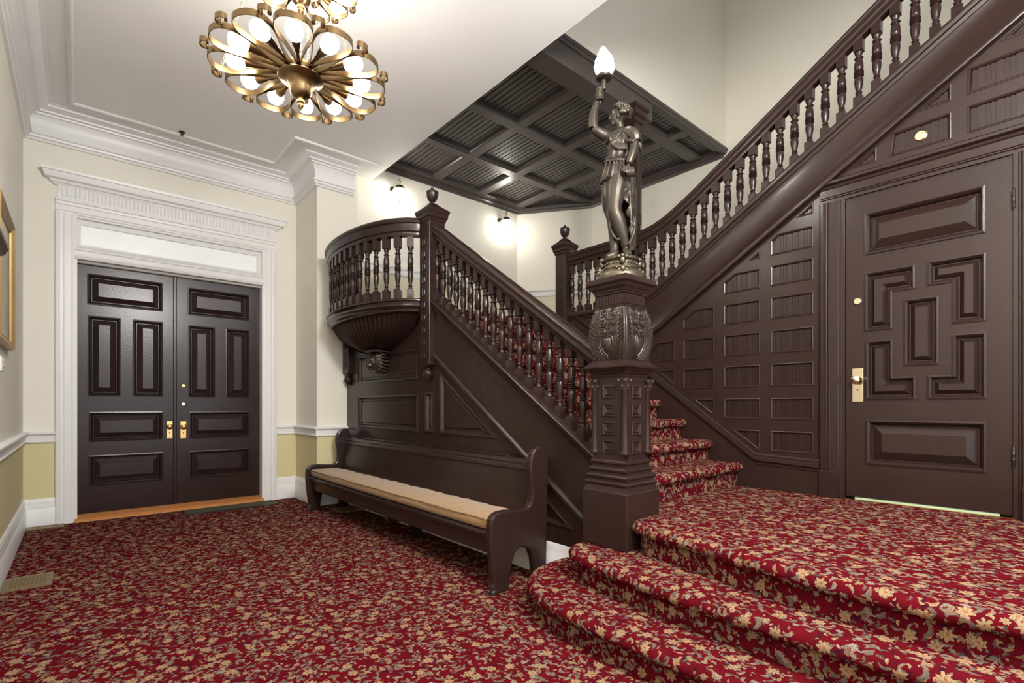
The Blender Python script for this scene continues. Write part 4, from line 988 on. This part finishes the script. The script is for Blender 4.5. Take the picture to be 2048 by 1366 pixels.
# ------------------------------------------------------------------ small things
pf = empty('gilt_picture', 'gilt framed picture cut by the left edge of the view', 'picture', (XL, 4.86, 2.075))
fp = lambda s, t, d: (d, s, t)
m = MB(); m.rings([[fp(a, b, d) for a, b in inset(rect(-.47, .47, -.465, .465), i)] for i, d in ((0, 0), (0, .03), (.012, .045), (.028, .036), (.05, .024), (.055, .028), (.06, .016))], False, False); m.build('frame', 'gold', pf)
MB().prism(rect(-.425, .425, -.42, .42), fp, .004, .014).build('print', 'picture', pf)
pl = empty('wall_box', 'bronze and white angled box on the left wall nearer than the gilt picture', 'lamp', (XL, 3.64, 2.045))  # plain bronze box with a pale cover, purpose unknown
MB().rings([[(x, y, z) for x, z in ((0, -.06), (.05, -.055), (.10, -.03), (.115, 0), (.10, .02), (0, .045))] for y in (-.26, .235)]).build('housing', 'abrass', pl)
MB().rings([[(x, y, z) for x, z in ((.0, .046), (.099, .022), (.114, .002), (.12, .008), (.104, .034), (0, .062))] for y in (-.26, .240)]).build('cover', 'plastic', pl)
MB().box(-.0, .02, -.05, .05, -.11, -.055).build('bracket', 'abrass', pl)
sw = empty('thermostat', 'small white plastic thermostat box on the left wall below the picture', 'thermostat', (XL, 4.72, 1.472))
MB().box(0, .028, -.07, .07, -.05, .05).build('case', 'plastic', sw, bevel=.006); MB().box(.028, .031, -.04, .03, -.02, .03).build('dial_window', 'silverb', sw)
def register(label, x0, x1, y0, y1, nx=14, ny=6):
    e = empty('floor_register', label, 'floor vent', ((x0+x1)/2, (y0+y1)/2, 0)); a, b = (x1-x0)/2, (y1-y0)/2
    m = MB()
    for r_ in (rect(-a, a, -b, -b+.035), rect(-a, a, b-.035, b), rect(-a, -a+.035, -b+.035, b-.035), rect(a-.035, a, -b+.035, b-.035)): m.prism(r_, lambda s, t, d: (s, t, d), 0, .012)
    m.build('frame', 'ventb', e)
    MB().box(-a+.03, a-.03, -b+.03, b-.03, .0005, .002).build('void', 'black', e)
    for k in range(1, nx): MB().box(-a+.03+k*(2*a-.06)/nx-.004, -a+.03+k*(2*a-.06)/nx+.004, -b+.035, b-.035, .003, .010).build('grille_bar', 'ventb', e)
    for k in range(1, ny): MB().box(-a+.035, a-.035, -b+.03+k*(2*b-.06)/ny-.003, -b+.03+k*(2*b-.06)/ny+.003, .003, .009).build('grille_bar', 'ventb', e)
register('brass floor register by the left wall near the lower left corner', -.372, -.128, 4.545, 4.855, 9, 12)
register('narrow brass floor register in the corner beside the left door casing', -.37, -.10, 6.63, 6.765, 12, 3)
register('dark floor register under the far end of the pew', 2.20, 2.50, 5.45, 5.72, 10, 8)
dm = empty('doormat', 'worn olive doormat lying before the right entrance door', 'doormat', (1.365, 6.58, 0))
MB().box(-.46, .46, -.13, .15, .0, .010).build('pile', 'mat', dm, bevel=.004)
m = MB()
for r_ in (rect(-.475, .475, -.145, -.128), rect(-.475, -.458, -.128, .16), rect(.458, .475, -.128, .16)): m.prism(r_, lambda s, t, d: (s, t, d), 0, .012)
m.build('rubber_edge', 'iron', dm)
sk = empty('sprinkler_head', 'small metal fire sprinkler on the white ceiling above the double doors', 'sprinkler', (.845, 6.37, ZC))
MB().lathe([(.03, 0), (.03, -.006), (.012, -.010), (.010, -.03), (.014, -.034)], n=14).build('escutcheon', 'iron', sk, 40)
MB().tube([(-.012, 0, -.03), (-.014, 0, -.05), (0, 0, -.062), (.014, 0, -.05), (.012, 0, -.03)], .0035, 6).lathe([(.018, -.062), (.018, -.066)], n=12).build('deflector', 'silverb', sk, 40)
lp = empty('light_switch', 'narrow cream switch plate on the far landing wall right of the statue', 'switch', (XF, 4.06, 4.03))
MB().box(-.008, 0, -.04, .04, -.07, .07).build('plate', 'plastic', lp, bevel=.003); MB().box(-.014, -.008, -.014, .014, -.03, .03).build('rocker', 'plastic', lp)
